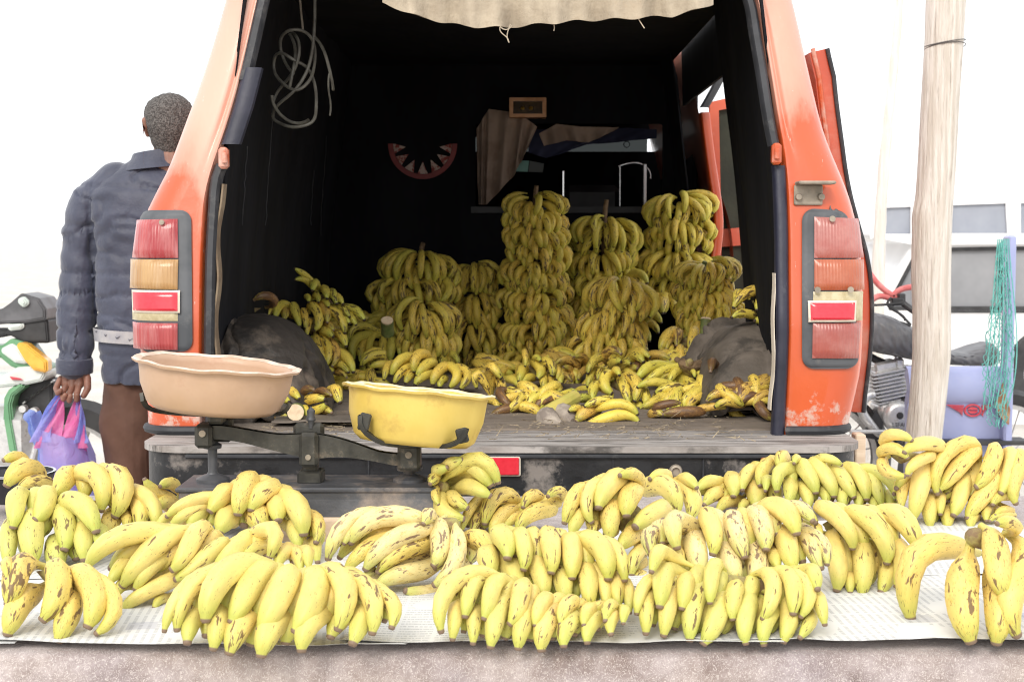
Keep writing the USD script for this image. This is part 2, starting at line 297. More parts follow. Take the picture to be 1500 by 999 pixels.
# ---------------------------------------------------------------- the van
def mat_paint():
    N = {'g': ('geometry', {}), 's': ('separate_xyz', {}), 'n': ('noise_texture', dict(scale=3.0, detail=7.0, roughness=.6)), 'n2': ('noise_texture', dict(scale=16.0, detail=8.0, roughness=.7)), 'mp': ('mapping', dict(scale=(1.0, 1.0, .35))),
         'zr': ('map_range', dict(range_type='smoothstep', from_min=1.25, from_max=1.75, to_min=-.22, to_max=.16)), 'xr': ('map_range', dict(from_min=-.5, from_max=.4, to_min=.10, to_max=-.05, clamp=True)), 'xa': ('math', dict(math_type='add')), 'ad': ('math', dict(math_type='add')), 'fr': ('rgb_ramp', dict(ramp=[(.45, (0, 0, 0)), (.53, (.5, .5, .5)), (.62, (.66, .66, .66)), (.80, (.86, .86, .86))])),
         'base': ('rgb_ramp', dict(ramp=[(.3, (.50, .070, .016)), (.7, (.60, .10, .026))])), 'painted_sheen': ('mix_color', dict(b=(.68, .41, .32))),  # pale sky sheen painted into the colour, stronger higher up and to the left
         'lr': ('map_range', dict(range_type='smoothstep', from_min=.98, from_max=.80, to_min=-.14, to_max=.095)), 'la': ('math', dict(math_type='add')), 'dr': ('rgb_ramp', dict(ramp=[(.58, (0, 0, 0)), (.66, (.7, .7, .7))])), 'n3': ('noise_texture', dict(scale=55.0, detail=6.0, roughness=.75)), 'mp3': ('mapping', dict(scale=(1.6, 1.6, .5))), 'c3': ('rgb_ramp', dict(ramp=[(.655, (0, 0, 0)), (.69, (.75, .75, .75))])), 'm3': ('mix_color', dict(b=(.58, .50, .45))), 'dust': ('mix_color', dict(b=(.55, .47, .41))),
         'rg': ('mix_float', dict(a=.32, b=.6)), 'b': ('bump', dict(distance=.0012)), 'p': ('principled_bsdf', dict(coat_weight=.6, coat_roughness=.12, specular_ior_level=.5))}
    L = [('g.position', 's.vector'), ('g.position', 'mp.vector'), ('mp.vector', 'n.vector'), ('g.position', 'n2.vector'), ('s.z', 'zr.value'), ('s.x', 'xr.value'), ('zr.result', 'xa.value1'), ('xr.result', 'xa.value2'), ('xa.value', 'ad.value1'), ('n.fac', 'ad.value2'), ('ad.value', 'fr.fac'), ('n.fac', 'base.fac'), ('fr.color', 'painted_sheen.fac'), ('base.color', 'painted_sheen.a'),
         ('s.z', 'lr.value'), ('lr.result', 'la.value1'), ('n2.fac', 'la.value2'), ('la.value', 'dr.fac'), ('dr.color', 'dust.fac'), ('painted_sheen.result', 'dust.a'), ('g.position', 'mp3.vector'), ('mp3.vector', 'n3.vector'), ('n3.fac', 'c3.fac'), ('c3.color', 'm3.fac'), ('dust.result', 'm3.a'), ('m3.result', 'p.base_color'), ('fr.color', 'rg.fac'), ('rg.result', 'p.roughness'), ('n2.fac', 'b.height'), ('b.normal', 'p.normal')]
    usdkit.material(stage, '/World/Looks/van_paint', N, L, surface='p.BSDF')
mat('van_paint_plain', (.48, .06, .016), (.57, .085, .024), 3, .34, coat=.6, dirt=(.58, .36, .27), dscale=3.2, dlo=.50, dhi=.74, damt=.6, rough2=.6, bump=.0012, bscale=5)
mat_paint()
mat('van_paint_worn', (.50, .08, .02), (.58, .11, .035), 3, .4, coat=.3, dirt=(.60, .50, .43), dscale=9, dlo=.48, dhi=.66, damt=.7, rough2=.8, bump=.001, bscale=30)
mat('rubber', (.020, .021, .025), (.035, .036, .042), 12, .6, dirt=(.20, .19, .18), dscale=20, dlo=.55, dhi=.75, damt=.5)
mat('navy_vinyl', (.012, .013, .026), (.022, .022, .040), 9, .5, bump=.003, bscale=14, dirt=(.12, .12, .13), dscale=26, dlo=.62, dhi=.72, damt=.5)
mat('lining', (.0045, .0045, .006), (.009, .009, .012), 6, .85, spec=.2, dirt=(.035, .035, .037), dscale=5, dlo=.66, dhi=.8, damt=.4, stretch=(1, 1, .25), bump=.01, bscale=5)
mat('bumper_black', (.010, .0105, .012), (.024, .025, .028), 14, .34, dirt=(.32, .28, .25), dscale=7, dlo=.57, dhi=.66, damt=.65, bump=.0015, bscale=40)
mat('dusty_step', (.24, .21, .19), (.40, .37, .35), 8, .8, stretch=(.6, 5, 1), dirt=(.045, .04, .037), dscale=9, dlo=.50, dhi=.62, damt=.8, bump=.002, bscale=60)
mat('floor_wood', (.17, .135, .105), (.33, .27, .22), 5, .9, stretch=(1, 9, 9), dirt=(.06, .048, .04), dscale=5, dlo=.48, dhi=.62, damt=.75, bump=.005, bscale=22)
mat('lens_red', (.31, .022, .027), (.39, .06, .06), 4, .3, dirt=(.62, .36, .34), dscale=9, dlo=.45, dhi=.75, damt=.45, stretch=(4, 4, .5), coat=.5, rough2=.5, rib=42)
mat('lens_pink', (.30, .058, .045), (.38, .10, .08), 4, .3, dirt=(.62, .42, .38), dscale=9, dlo=.45, dhi=.75, damt=.35, coat=.5, rough2=.5, rib=42)
mat('lens_orange', (.33, .06, .02), (.40, .10, .04), 4, .3, dirt=(.58, .34, .24), dscale=9, dlo=.45, dhi=.75, damt=.4, coat=.5, rib=42)
mat('lens_amber', (.36, .19, .065), (.45, .27, .11), 7, .35, stretch=(4, 4, .4), coat=.4, rib=42, dirt=(.6, .45, .3), dscale=6, dlo=.5, dhi=.7, damt=.5)
mat('lens_cream', (.42, .35, .20), (.52, .45, .28), 60, .4, coat=.3)
mat('reflector_red', (.62, .012, .03), (.66, .02, .04), 80, .25, coat=.6)
mat('cream_plastic', (.62, .54, .44), (.7, .62, .52), 30, .6)
mat('housing', (.055, .06, .068), (.085, .09, .10), 10, .55, dirt=(.25, .24, .23), dscale=12, dlo=.58, dhi=.75, damt=.5)
mat('old_steel', (.22, .19, .15), (.36, .31, .25), 20, .6, metal=.3, dirt=(.42, .34, .27), dscale=18, dlo=.5, dhi=.66, damt=.6)
mat('arch_tarp', (.022, .019, .017), (.05, .042, .036), 5, .5, dirt=(.26, .20, .15), dscale=6, dlo=.50, dhi=.70, damt=.6, bump=.010, bscale=14)
mat('arch_dusty', (.10, .082, .066), (.17, .14, .115), 5, .75, dirt=(.03, .026, .022), dscale=8, dlo=.54, dhi=.64, damt=.7, bump=.010, bscale=14)
mat('canvas', (.34, .28, .21), (.44, .37, .28), 14, .95, bump=.004, bscale=60, dirt=(.28, .2, .13), dscale=7, dlo=.55, dhi=.7, damt=.6)
mat('curtain_cloth', (.30, .215, .165), (.40, .30, .235), 12, .95, bump=.003, bscale=40)
mat('blue_cloth', (.03, .034, .075), (.05, .055, .11), 12, .95)
mat('chrome', (.55, .55, .56), None, 5, .18, metal=1.0)
mat('seat_vinyl', (.012, .012, .014), (.022, .022, .025), 12, .5)
mat('olive_cloth', (.022, .026, .018), (.036, .04, .026), 7, .8, bump=.006, bscale=12)
mat('headliner', (.40, .37, .32), (.46, .43, .38), 8, .9)
mat('white_dots', (.8, .8, .8), None, 5, .6)
usdkit.material(stage, '/World/Looks/dark_glass', {'f': ('fresnel', dict(IOR=1.5)), 't': ('transparent_bsdf', dict(color=(.035, .038, .037))), 'g': ('glossy_bsdf', dict(color=(.9, .9, .9), roughness=.03)), 'm': ('mix_closure', {})},
                [('f.fac', 'm.fac'), ('t.BSDF', 'm.closure1'), ('g.BSDF', 'm.closure2')], surface='m.closure')
mat('torn_edge', (.16, .11, .07), (.24, .18, .12), 20, .9)
VX = -.024                                                   # the van's centre line
def YZ(z): return 3.5 + max(0.0, z - 1.05) * .16             # the rear leans forward towards the roof
LEFT = [(-80, 352, 398), (-30, 339, 386), (15, 327, 376), (65, 312, 365), (100, 301, 357), (155, 280, 343), (210, 259, 325), (240, 249, 313), (262, 241, 305), (285, 226, 302), (305, 212, 301), (335, 204, 299), (375, 200, 297), (420, 200, 296), (500, 203, 295), (545, 207, 295), (570, 212, 295), (600, 217, 296), (638, 216, 297)]
RIGHT = [(-80, 1138, 1088), (-30, 1153, 1100), (15, 1165, 1112), (50, 1172, 1117), (108, 1186, 1127), (155, 1197, 1134), (190, 1206, 1140), (225, 1219, 1147), (245, 1229, 1150), (268, 1238, 1151), (290, 1246, 1152), (316, 1254, 1153), (356, 1260, 1154), (392, 1264, 1154), (482, 1265, 1155), (545, 1262, 1153), (580, 1257, 1151), (604, 1246, 1150), (638, 1241, 1148)]
def pillar_surface(rows, side, y_end, n=44):
    """Rear corner of the body: from the door opening round the corner and forward along the flank."""
    ry = np.linspace(rows[0][0], rows[-1][0], n); xo = np.interp(ry, [r[0] for r in rows], [r[1] for r in rows]); xi = np.interp(ry, [r[0] for r in rows], [r[2] for r in rows]); S = []
    k = np.ones(5) / 5; pad = lambda a: np.convolve(np.r_[a[0] - (a[1] - a[0]) * np.array([2, 1]), a, a[-1] + (a[-1] - a[-2]) * np.array([1, 2])], k, 'valid'); xo2, xi = pad(xo), pad(xi)
    for y, o, i in zip(ry, xo2, xi):
        z0 = at(i, y, 3.52)[2]; Y0 = YZ(z0); z = at(i, y, Y0)[2]; X_i = at(i, y, Y0)[0]; R = .085; X_o = at(o, y, Y0 + R * .8)[0]
        sg = side; W = abs(X_o - X_i); R = min(R, W * .7); row = [(X_i, Y0 + .045), (X_i, Y0 + .008), (X_i + sg * .006, Y0 + .001)]
        g = .010 * np.exp(-((y - 110) / 95) ** 4)                       # pressed groove beside the upper opening
        for t in np.linspace(.1, 1, 14)[:-1]:
            x = X_i + sg * (W - R) * t; u = abs(x - X_i)
            row.append((x, Y0 + g * math.exp(-((t - .52) / .16) ** 2) - .004 * math.exp(-((t - .25) / .10) ** 2) * np.exp(-((y - 110) / 110) ** 4)))
        for a in np.linspace(0, 90, 9): row.append((X_o - sg * R * (1 - math.sin(math.radians(a))), Y0 + R * (1 - math.cos(math.radians(a)))))
        for yy in np.linspace(Y0 + R + .15, y_end, 8): row.append((X_o - sg * .01 * (yy - Y0 - R), yy))
        S.append([(x, yy, z) for x, yy in row])
    return np.array(S)
van = thing('van', 'red cargo van seen from behind with its tailgate open and bananas inside', 'van', (VX, 4.5, 0))
SL, SR = pillar_surface(LEFT, -1, 7.3), pillar_surface(RIGHT, 1, 4.36)
def two_sided(P, t=.004):
    m = grid(P); m.fix_normals(); return m
obj('rear_pillar', grid(SL), 'van_paint', van, smooth=50, label='left rear corner panel, pale sky sheen painted over its top')
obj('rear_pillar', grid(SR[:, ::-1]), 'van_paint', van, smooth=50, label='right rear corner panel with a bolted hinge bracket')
# front part of the right flank beyond the sliding door, roof, nose
prof = [(X, z) for X, z in zip(SR[:, -1, 0], SR[:, -1, 2])]
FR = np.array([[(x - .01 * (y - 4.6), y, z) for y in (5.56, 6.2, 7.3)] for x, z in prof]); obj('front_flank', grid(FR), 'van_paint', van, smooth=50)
ztop = SR[0, 0, 2]
roof = []
for y in np.linspace(3.60, 7.3, 12):
    a = np.linspace(0, np.pi, 21); roof.append([(VX - math.cos(t) * (.60 + .05 * math.sin(t)), y, ztop - .02 + .10 * math.sin(t) ** .8) for t in a])
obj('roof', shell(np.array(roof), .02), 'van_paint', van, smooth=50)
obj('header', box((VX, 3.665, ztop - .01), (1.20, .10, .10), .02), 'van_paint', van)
nose = [[(VX + s * w, y, z) for s in np.linspace(-1, 1, 9)] for y, z, w in ((7.46, 1.31, .78), (7.52, 1.29, .79), (7.56, 1.2, .80), (7.62, 1.0, .82), (7.64, .45, .82))]
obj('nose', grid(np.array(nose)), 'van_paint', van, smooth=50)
obj('underbody', box((VX, 5.5, .60), (1.50, 3.9, .24), .02), 'rubber', van)
for x in (-.68, .68):
    for y in (4.35, 6.75):
        w = obj('wheel', lathe([(.17, -.085), (.30, -.09), (.325, -.05), (.325, .05), (.30, .09), (.17, .085)], (VX + x, y, .325), 36, (1, 0, 0)), 'rubber', van)
        obj('rim', lathe([(.0, -.03), (.10, -.05), (.165, -.02), (.175, .07), (.10, .06), (.0, .05)], (VX + x, y, .325), 28, (1, 0, 0)), 'old_steel', w)
# seam of the wheel-side lower body and lights
def on_pillar(rows, side, y, x, off=.012):
    """Point on the rear corner at photograph row y: x runs along the profile from the opening outwards in pixels."""
    S = SL if side < 0 else SR; r = S[:, :26]
    ry = np.linspace(rows[0][0], rows[-1][0], len(S)); k = np.interp(y, ry, np.arange(len(S))); a, b = int(k), min(int(k) + 1, len(S) - 1); row = r[a] + (r[b] - r[a]) * (k - a)
    pts = row[2:]; px = np.array([750 + F * p[0] / (p[1] * math.cos(PITCH) + (CAM[2] - p[2]) * math.sin(PITCH)) for p in pts])
    kk = int(np.argmax(px * side)) + 1; pts, px = pts[:kk], px[:kk]; o = np.argsort(px); p = np.array([np.interp(x, px[o], pts[o][:, c]) for c in range(3)])
    d = np.interp(x, px[o], np.arange(len(o))); q = np.array([np.interp(np.clip(x + e, px.min(), px.max()), px[o], pts[o][:, c]) for e in (-4, 4) for c in range(3)]).reshape(2, 3)
    t = q[1] - q[0]; nrm = np.array([t[1], -t[0], 0]); nrm = nrm / (np.linalg.norm(nrm) + 1e-9); nrm = nrm if nrm[1] < 0 else -nrm
    over = max(0, x - px.max()) + max(0, px.min() - x)
    return p + nrm * off + np.array([side * over * p[1] / F, 0, 0])
def patch(rows, side, quad, off, t, nu=12, nv=8, rnd=0.0, bulge=0.0):
    """A moulded plate following the corner of the body; quad = top-left, top-right, bottom-right, bottom-left in the photograph."""
    (x0, y0), (x1, y1), (x2, y2), (x3, y3) = quad; P = []
    for i in range(nv + 1):
        v = (1 - math.cos(math.pi * i / nv)) / 2 if rnd else i / nv; row = []
        for j in range(nu + 1):
            u = j / nu
            xa, xb = x0 + (x3 - x0) * v, x1 + (x2 - x1) * v; ya, yb = y0 + (y3 - y0) * v, y1 + (y2 - y1) * v
            if rnd:
                dd = min(v, 1 - v) * (y3 - y0); ins = rnd - math.sqrt(max(rnd ** 2 - max(rnd - dd, 0) ** 2, 0)); xa, xb = xa + ins * np.sign(xb - xa), xb - ins * np.sign(xb - xa)
            e = min(u, 1 - u, 1) * nu; e2 = min(v, 1 - v) * nv
            row.append(on_pillar(rows, side, ya + (yb - ya) * u, xa + (xb - xa) * u, off + bulge * (4 * u * (1 - u) * 4 * v * (1 - v)) ** .5 - (.004 if e < .5 or e2 < .5 else 0)))
        P.append(row)
    P = np.array(P); m = shell(P, t)
    return m
def screw(p, r=.006): return disc(p, r, .006, (0, -1, 0), 14)
tl = obj('tail_light', patch(LEFT, -1, [(206, 308), (281, 308), (283, 515), (203, 515)], .010, .03, 16, 30, rnd=16), 'housing', van, smooth=40, label='left tail light with a faded upper lens and bright red reflector')
obj('lens', patch(LEFT, -1, [(209, 322), (262, 321), (263, 378), (202, 378)], .018, .012, bulge=.004), 'lens_red', tl, label='faded red upper lens')
obj('lens', patch(LEFT, -1, [(200, 380), (263, 380), (262, 424), (199, 423)], .018, .012, bulge=.003), 'lens_amber', tl, label='amber lens')
obj('lens', patch(LEFT, -1, [(200, 426), (262, 426), (262, 470), (201, 470)], .015, .012), 'lens_cream', tl, label='cream lens')
obj('lens', patch(LEFT, -1, [(203, 473), (262, 473), (262, 512), (204, 512)], .018, .012, bulge=.003), 'lens_red', tl, label='red lower lens')
rf = obj('reflector', patch(LEFT, -1, [(204, 425), (266, 425), (266, 458), (205, 458)], .022, .008), 'cream_plastic', tl); obj('red_plate', patch(LEFT, -1, [(207, 428), (263, 428), (263, 455), (208, 455)], .026, .006), 'reflector_red', rf)
obj('screw', screw(on_pillar(LEFT, -1, 326, 243, .026)), 'old_steel', tl)
tr = obj('tail_light', patch(RIGHT, 1, [(1174, 306), (1240, 308), (1256, 540), (1174, 540)], .010, .03, 16, 34, rnd=18), 'housing', van, smooth=40, label='right tail light with four lens panes and a bright red reflector')
obj('lens', patch(RIGHT, 1, [(1191, 318), (1249, 320), (1257, 378), (1191, 378)], .018, .012, bulge=.004), 'lens_pink', tr, label='faded pinkish red upper lens')
obj('lens', patch(RIGHT, 1, [(1191, 380), (1257, 380), (1258, 425), (1191, 425)], .018, .012, bulge=.003), 'lens_orange', tr, label='orange lens')
obj('lens', patch(RIGHT, 1, [(1190, 427), (1258, 427), (1257, 470), (1189, 470)], .015, .012), 'lens_cream', tr, label='cream lens')
obj('lens', patch(RIGHT, 1, [(1189, 473), (1254, 473), (1250, 525), (1188, 524)], .018, .012, bulge=.004), 'lens_pink', tr, label='pinkish red lower lens')
rf = obj('reflector', patch(RIGHT, 1, [(1181, 440), (1246, 440), (1245, 471), (1182, 471)], .024, .008), 'cream_plastic', tr); obj('red_plate', patch(RIGHT, 1, [(1184, 443), (1243, 443), (1242, 468), (1185, 468)], .028, .006), 'reflector_red', rf)
for q in ((1214, 321), (1194, 424), (1237, 424)): obj('screw', screw(on_pillar(RIGHT, 1, q[1], q[0], .028), .007), 'old_steel', tr)
# hinge bracket on the right corner
B = on_pillar(RIGHT, 1, 286, 1183, .004); sc = 3.52 / F
br = obj('hinge_bracket', [box(B + [0, -.004, 0], (42 * sc, .008, 30 * sc), .003), box(B + [7 * sc, -.03, 17 * sc], (54 * sc, .06, .008), .003)], 'old_steel', van, label='rusty steel hinge bracket with two bolts')
for dx in (-15, 18): obj('bolt', lathe([(.0, .011), (.007, .011), (.0085, .007), (.0085, 0)], B + [dx * sc, -.008, -3 * sc], 12, (0, -1, 0)), 'old_steel', br)
# weather strips round the opening
def strip(rows, ya, yb, dx, w, d, n=40, name='weather_strip', mt='rubber', wob=0.0, **k):
    ys = np.linspace(ya, yb, n); c = []
    for y in ys:
        xi = np.interp(y, [r[0] for r in rows], [r[2] for r in rows]); z = at(xi, y, 3.52)[2]; Y = YZ(z)
        c.append(at(xi + dx + wob * math.sin(y * .05) , y, Y + d))
    c = np.array(c); P = np.array([[p + np.array([a, b, 0]) for a, b in ((-w, .02), (-w, -.006), (-w * .5, -.014), (w * .5, -.014), (w, -.006), (w, .02))] for p in c])
    return obj(name, grid(P), mt, van, smooth=50, **k)
strip(LEFT, -60, 118, 6, .013, .0, mt='rubber'); strip(LEFT, 100, 212, 14, .021, -.004, mt='navy_vinyl', label='loose navy vinyl cover on the left edge of the opening'); strip(LEFT, 240, 640, 12, .012, .0); strip(LEFT, 270, 520, 22, .004, .012, mt='torn_edge', wob=2.5, label='torn fabric edging inside the left strip')
strip(RIGHT, -60, 215, -11, .012, .0); strip(RIGHT, 243, 640, -9, .014, .0, mt='navy_vinyl')
strip(RIGHT, 400, 600, -21, .0022, .015, mt='cream_plastic', wob=1.5, label='white edge of a cloth behind the right strip')
def latch(x, y, Y): obj('latch', [box(at(x, y, Y + .005), (.022, .03, .05), .006), box(at(x + 1, y, Y - .010), (.012, .016, .026), .003)], 'van_paint_worn', van)
latch(328, 232, 3.53); latch(1137, 226, 3.53)
# bumper with step
def rounded_bar(yf, yb, z0, z1, hw, r):
    p = sbox(-hw + r, yf + r, hw - r, yb + .2).buffer(r, quad_segs=10); p = p.intersection(sbox(-2, yf - 1, 2, yb))
    m = trimesh.creation.extrude_polygon(p, z1 - z0, engine='earcut'); m.apply_translation((VX, 0, z0)); return m
zt = .782
bump = obj('rear_bumper', rounded_bar(3.305, 3.56, .50, zt - .016, .803, .10), 'bumper_black', van, smooth=40, label='scuffed black rear bumper')
obj('step_plate', rounded_bar(3.295, 3.58, zt - .014, zt, .812, .11), 'dusty_step', bump)
obj('edge_trim', box((VX, 3.300, zt - .022), (1.40, .012, .010), .003), 'rubber', bump)
for x0, x1 in ((455, 545), (740, 742), (898, 900)):
    pass
p0 = at(732, 682, 3.30); s33 = 3.3 / F
rf = obj('reflector', box((p0[0], 3.300, p0[2]), (62 * s33, .014, 31 * s33), .003), 'cream_plastic', bump); obj('red_plate', box((p0[0], 3.2945, p0[2]), (57 * s33, .012, 26 * s33), .002), 'reflector_red', rf)
p0 = at(1136, 676, 3.30); obj('reflector', box((p0[0], 3.300, p0[2]), (44 * s33, .014, 16 * s33), .003), 'lens_orange', bump, label='orange side reflector')
for x in (540, 898, 1030): q = at(x, 688, 3.304); obj('joint', box((q[0], 3.3035, .64), (.004, .006, .24), .001), 'rubber', bump)
for q in ((990, 690),): p0 = at(*q, 3.30); obj('bolt', lathe([(.0, .004), (.007, .004), (.009, .01), (.013, .008), (.015, 0)], (p0[0], 3.304, p0[2]), 18, (0, -1, 0)), 'old_steel', bump)
for s in (-1, 1):
    S = SL if s < 0 else SR; c = S[-1, 2:25]; c = np.array([p + [0, 0, 0] for p in c]); obj('sill_rubber', tube(np.c_[c[:, 0], c[:, 1] - .004, np.full(len(c), zt + .010)], .011, 8), 'rubber', van)
# floor boards, torn mat
yb = 3.575
for k, dy in enumerate((.34, .30, .36, .33, .35, .38, .33)):
    g = np.array([[(x, y, 0) for y in np.linspace(yb + .003, yb + dy - .003, 6)] for x in np.linspace(-.70, .70, 60)]); g[..., 2] = zt + .004 + .007 * (fbm(g * np.array([6, 14, 1]) + k * 5, 3) - .5) + .002 * (k % 2)
    g[..., 0] += VX; obj('floor_board', shell(g, .02), 'floor_wood', van, smooth=30); yb += dy
g = np.array([[(x, y, 0) for y in np.linspace(3.60, 3.70, 8)] for x in np.linspace(-.58, -.24, 30)]); g[..., 1] += .03 * (fbm(g * 9, 3) - .5); g[..., 2] = zt + .016 + .014 * fbm(g * 11, 3) ; obj('floor_mat', shell(g, .004), 'arch_dusty', van, label='torn strip of dark matting on the floor')
# lining of the load space
def wall(xb, xt, y0, y1, name='lining', seed=0, hole=None):
    P = np.array([[(0, y, z) for y in np.linspace(y0, y1, 40)] for z in np.linspace(.77, ztop, 30)]); v = (P[..., 2] - .77) / (ztop - .77)
    P[..., 0] = VX + xb + (xt - xb) * v ** 1.6 + .022 * (fbm(P * np.array([0, 3.2, 1.2]) + seed, 3) - .5) + .010 * np.abs(np.sin(P[..., 1] * 7.5 + .6 * np.sin(P[..., 2] * 3))) * np.sign(-xb)
    return shell(P, .006)
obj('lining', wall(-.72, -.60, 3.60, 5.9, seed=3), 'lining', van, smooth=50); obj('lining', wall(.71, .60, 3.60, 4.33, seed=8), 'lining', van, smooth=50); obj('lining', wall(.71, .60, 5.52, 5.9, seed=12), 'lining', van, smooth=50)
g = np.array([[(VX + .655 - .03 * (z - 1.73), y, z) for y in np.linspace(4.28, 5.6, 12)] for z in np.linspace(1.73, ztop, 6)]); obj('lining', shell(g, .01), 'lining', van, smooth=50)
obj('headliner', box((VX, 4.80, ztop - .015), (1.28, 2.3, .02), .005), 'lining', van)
# thin seams of the left lining
for k, (x, y0, y1) in enumerate(((362, 215, 330), (478, 200, 345), (460, 250, 330), (510, 310, 420), (400, 150, 330))):
    pts = []
    for y in np.linspace(y0, y1, 14):
        Y = np.interp(x, [350, 540], [3.75, 5.6]); v = (at(x, y, Y)[2] - .77) / (ztop - .77); X = VX - .72 + .12 * max(v, 0) ** 1.6 + .022; Y = (X * F) / (x - 750 - (y - y0) * .06); pts.append(at(x - (y - y0) * .06 + rng.uniform(-1, 1), y, Y))
    obj('seam', tube(np.array(pts), .0013, 5), 'rubber', van)
# bulkhead with a window into the cab
PY = 5.9
w0, w1 = at(700, 185, PY), at(967, 304, PY); bulk = Polygon([(VX - .80, .77), (VX + .78, .77), (VX + .66, ztop), (VX - .66, ztop)])
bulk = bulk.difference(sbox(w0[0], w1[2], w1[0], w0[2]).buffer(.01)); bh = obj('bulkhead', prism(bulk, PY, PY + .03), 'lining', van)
for poly in ([(690, 303), (975, 303), (975, 312), (690, 312)],): obj('window_ledge', prism(px_poly(poly, PY - .012), PY - .012, PY + .002), 'seat_vinyl', bh)
# cab behind it
for x, ws in ((-.36, .42), (.36, .42)):
    s = obj('front_seat', rough(box((VX + x, 6.35, 1.05), (ws, .14, .55), .05), .01, 6), 'seat_vinyl', van); obj('headrest', box((VX + x, 6.36, 1.40), (.25, .09, .13), .03), 'seat_vinyl', s)
obj('cab_blackout_panel', box((VX, 7.23, 1.205), (1.50, .02, .90), .004), 'lining', van); obj('cab_blackout_panel', box((VX, 7.23, 1.85), (1.50, .02, .25), .004), 'lining', van); obj('cab_blackout_panel', box((VX - .745, 6.6, 1.36), (.02, 1.3, 1.3), .004), 'lining', van); obj('cab_blackout_panel', box((VX + .745, 6.6, 1.36), (.02, 1.3, 1.3), .004), 'lining', van)  # front panels added across the windscreen to keep the cab dark
obj('dashboard', box((VX, 7.15, 1.08), (1.45, .3, .5), .05), 'seat_vinyl', van)
obj('windscreen', grid(np.array([[(VX + x, 7.28 + (1.9 - z) * .25, z) for x in (-.68, .68)] for z in (1.30, 1.95)])), 'dark_glass', van)
Yc_ = 7.2
q = at(918, 212, Yc_ - .004); obj('ring_mark', trimesh.creation.torus(.014, .0022, major_sections=24, minor_sections=6), 'rubber', v) if False else obj('ring_mark', lathe([(.016, 0), (.016, .003), (.012, .003), (.012, 0)], q, 24, (0, -1, 0)), 'rubber', bh)
for x, y0, y1, w in ((825, 250, 304, 4), (908, 243, 303, 3), (945, 240, 303, 6)):
    a, b = at(x, y0, 5.96), at(x, y1, 5.96); obj('window_bar', box((a + b) / 2, (w * 5.96 / F, .012, a[2] - b[2]), .003), 'chrome', bh)
c = spline([at(906, 244, 5.99), at(915, 241, 5.99), at(938, 240, 5.99), at(948, 246, 5.99), at(953, 262, 5.99)], 20); obj('wire_loop', tube(c, .003, 6), 'chrome', bh)
obj('teal_sticker', prism(px_poly([(757, 236), (774, 236), (773, 252), (752, 250)], 5.93), 5.93, 5.936), 'teal', bh) if False else None
mat('teal', (.16, .34, .30), (.2, .4, .35), 20, .6)
mat('grey_card', (.10, .11, .11), None, 20, .7)
st = obj('sticker', prism(px_poly([(752, 235), (775, 236), (773, 252), (744, 251)], 5.93), 5.926, 5.932), 'teal', bh, label='teal card stuck in the bulkhead window'); obj('grey_half', prism(px_poly([(776, 236), (797, 240), (795, 253), (774, 252)], 5.93), 5.926, 5.931), 'grey_card', st)
# half-round ornament on the bulkhead
mat('red_enamel', (.20, .012, .012), (.26, .02, .018), 20, .5)
mat('patterned_paper', (.55, .42, .36), (.30, .05, .04), 60, .7, lo=.45, hi=.55)
c = at(619, 212, PY - .008); R = 50 * PY / F; half = sbox(-1, -1, 1, .003)
ring = Point(0, 0).buffer(R, quad_segs=24).difference(Point(0, 0).buffer(R * .86, quad_segs=24)).intersection(half)
def pl(p, y0, y1): m = prism(p, y0, y1); m.apply_translation((c[0], 0, c[2])); return m
orn = obj('ornament', pl(ring, PY - .012, PY - .001), 'red_enamel', van, label='half round ornament with a red rim and patterned wedges')
for a in (-8, -34, -62, -90, -118, -146, -172):
    a0, a1 = math.radians(a - 10), math.radians(a + 10); rm = R * (.50 if a != -90 else .5)
    w = Polygon([(rm * math.cos(math.radians(a)), rm * math.sin(math.radians(a)))] + [(R * .85 * math.cos(t), R * .85 * math.sin(t)) for t in np.linspace(a0, a1, 6)]).intersection(half)
    if not w.is_empty: obj('wedge', pl(w, PY - .007, PY - .001), 'patterned_paper', orn)
# amber lamp above the bulkhead window
mat('copper_trim', (.45, .22, .10), (.55, .30, .16), 20, .45, metal=.4)
mat('gold', (.9, .6, .12), None, 5, .25, metal=.8)
mat('amber_glass', (.03, .017, .003), (.07, .04, .006), 25, .12, coat=.8)
c = at(773, 159, PY - .05); s = PY / F; fr = sbox(-25 * s, -12.5 * s, 25 * s, 12.5 * s).buffer(.004); inner = sbox(-21 * s, -9 * s, 21 * s, 9 * s)
def plc(p, y0, y1): m = prism(p, y0, y1); m.apply_translation((c[0], 0, c[2])); return m
lamp = obj('lamp', plc(fr.difference(inner), PY - .09, PY - .02), 'copper_trim', van, label='amber lamp in a coppery frame above the bulkhead window'); obj('lens', plc(inner.buffer(.002), PY - .075, PY - .03), 'amber_glass', lamp)
for dx in (-.02, .012): obj('bulb', lathe([(0, .008), (.006, .006), (.009, 0), (.006, -.006), (0, -.008)], c + [dx, -.030, -.002], 12), 'gold', lamp)
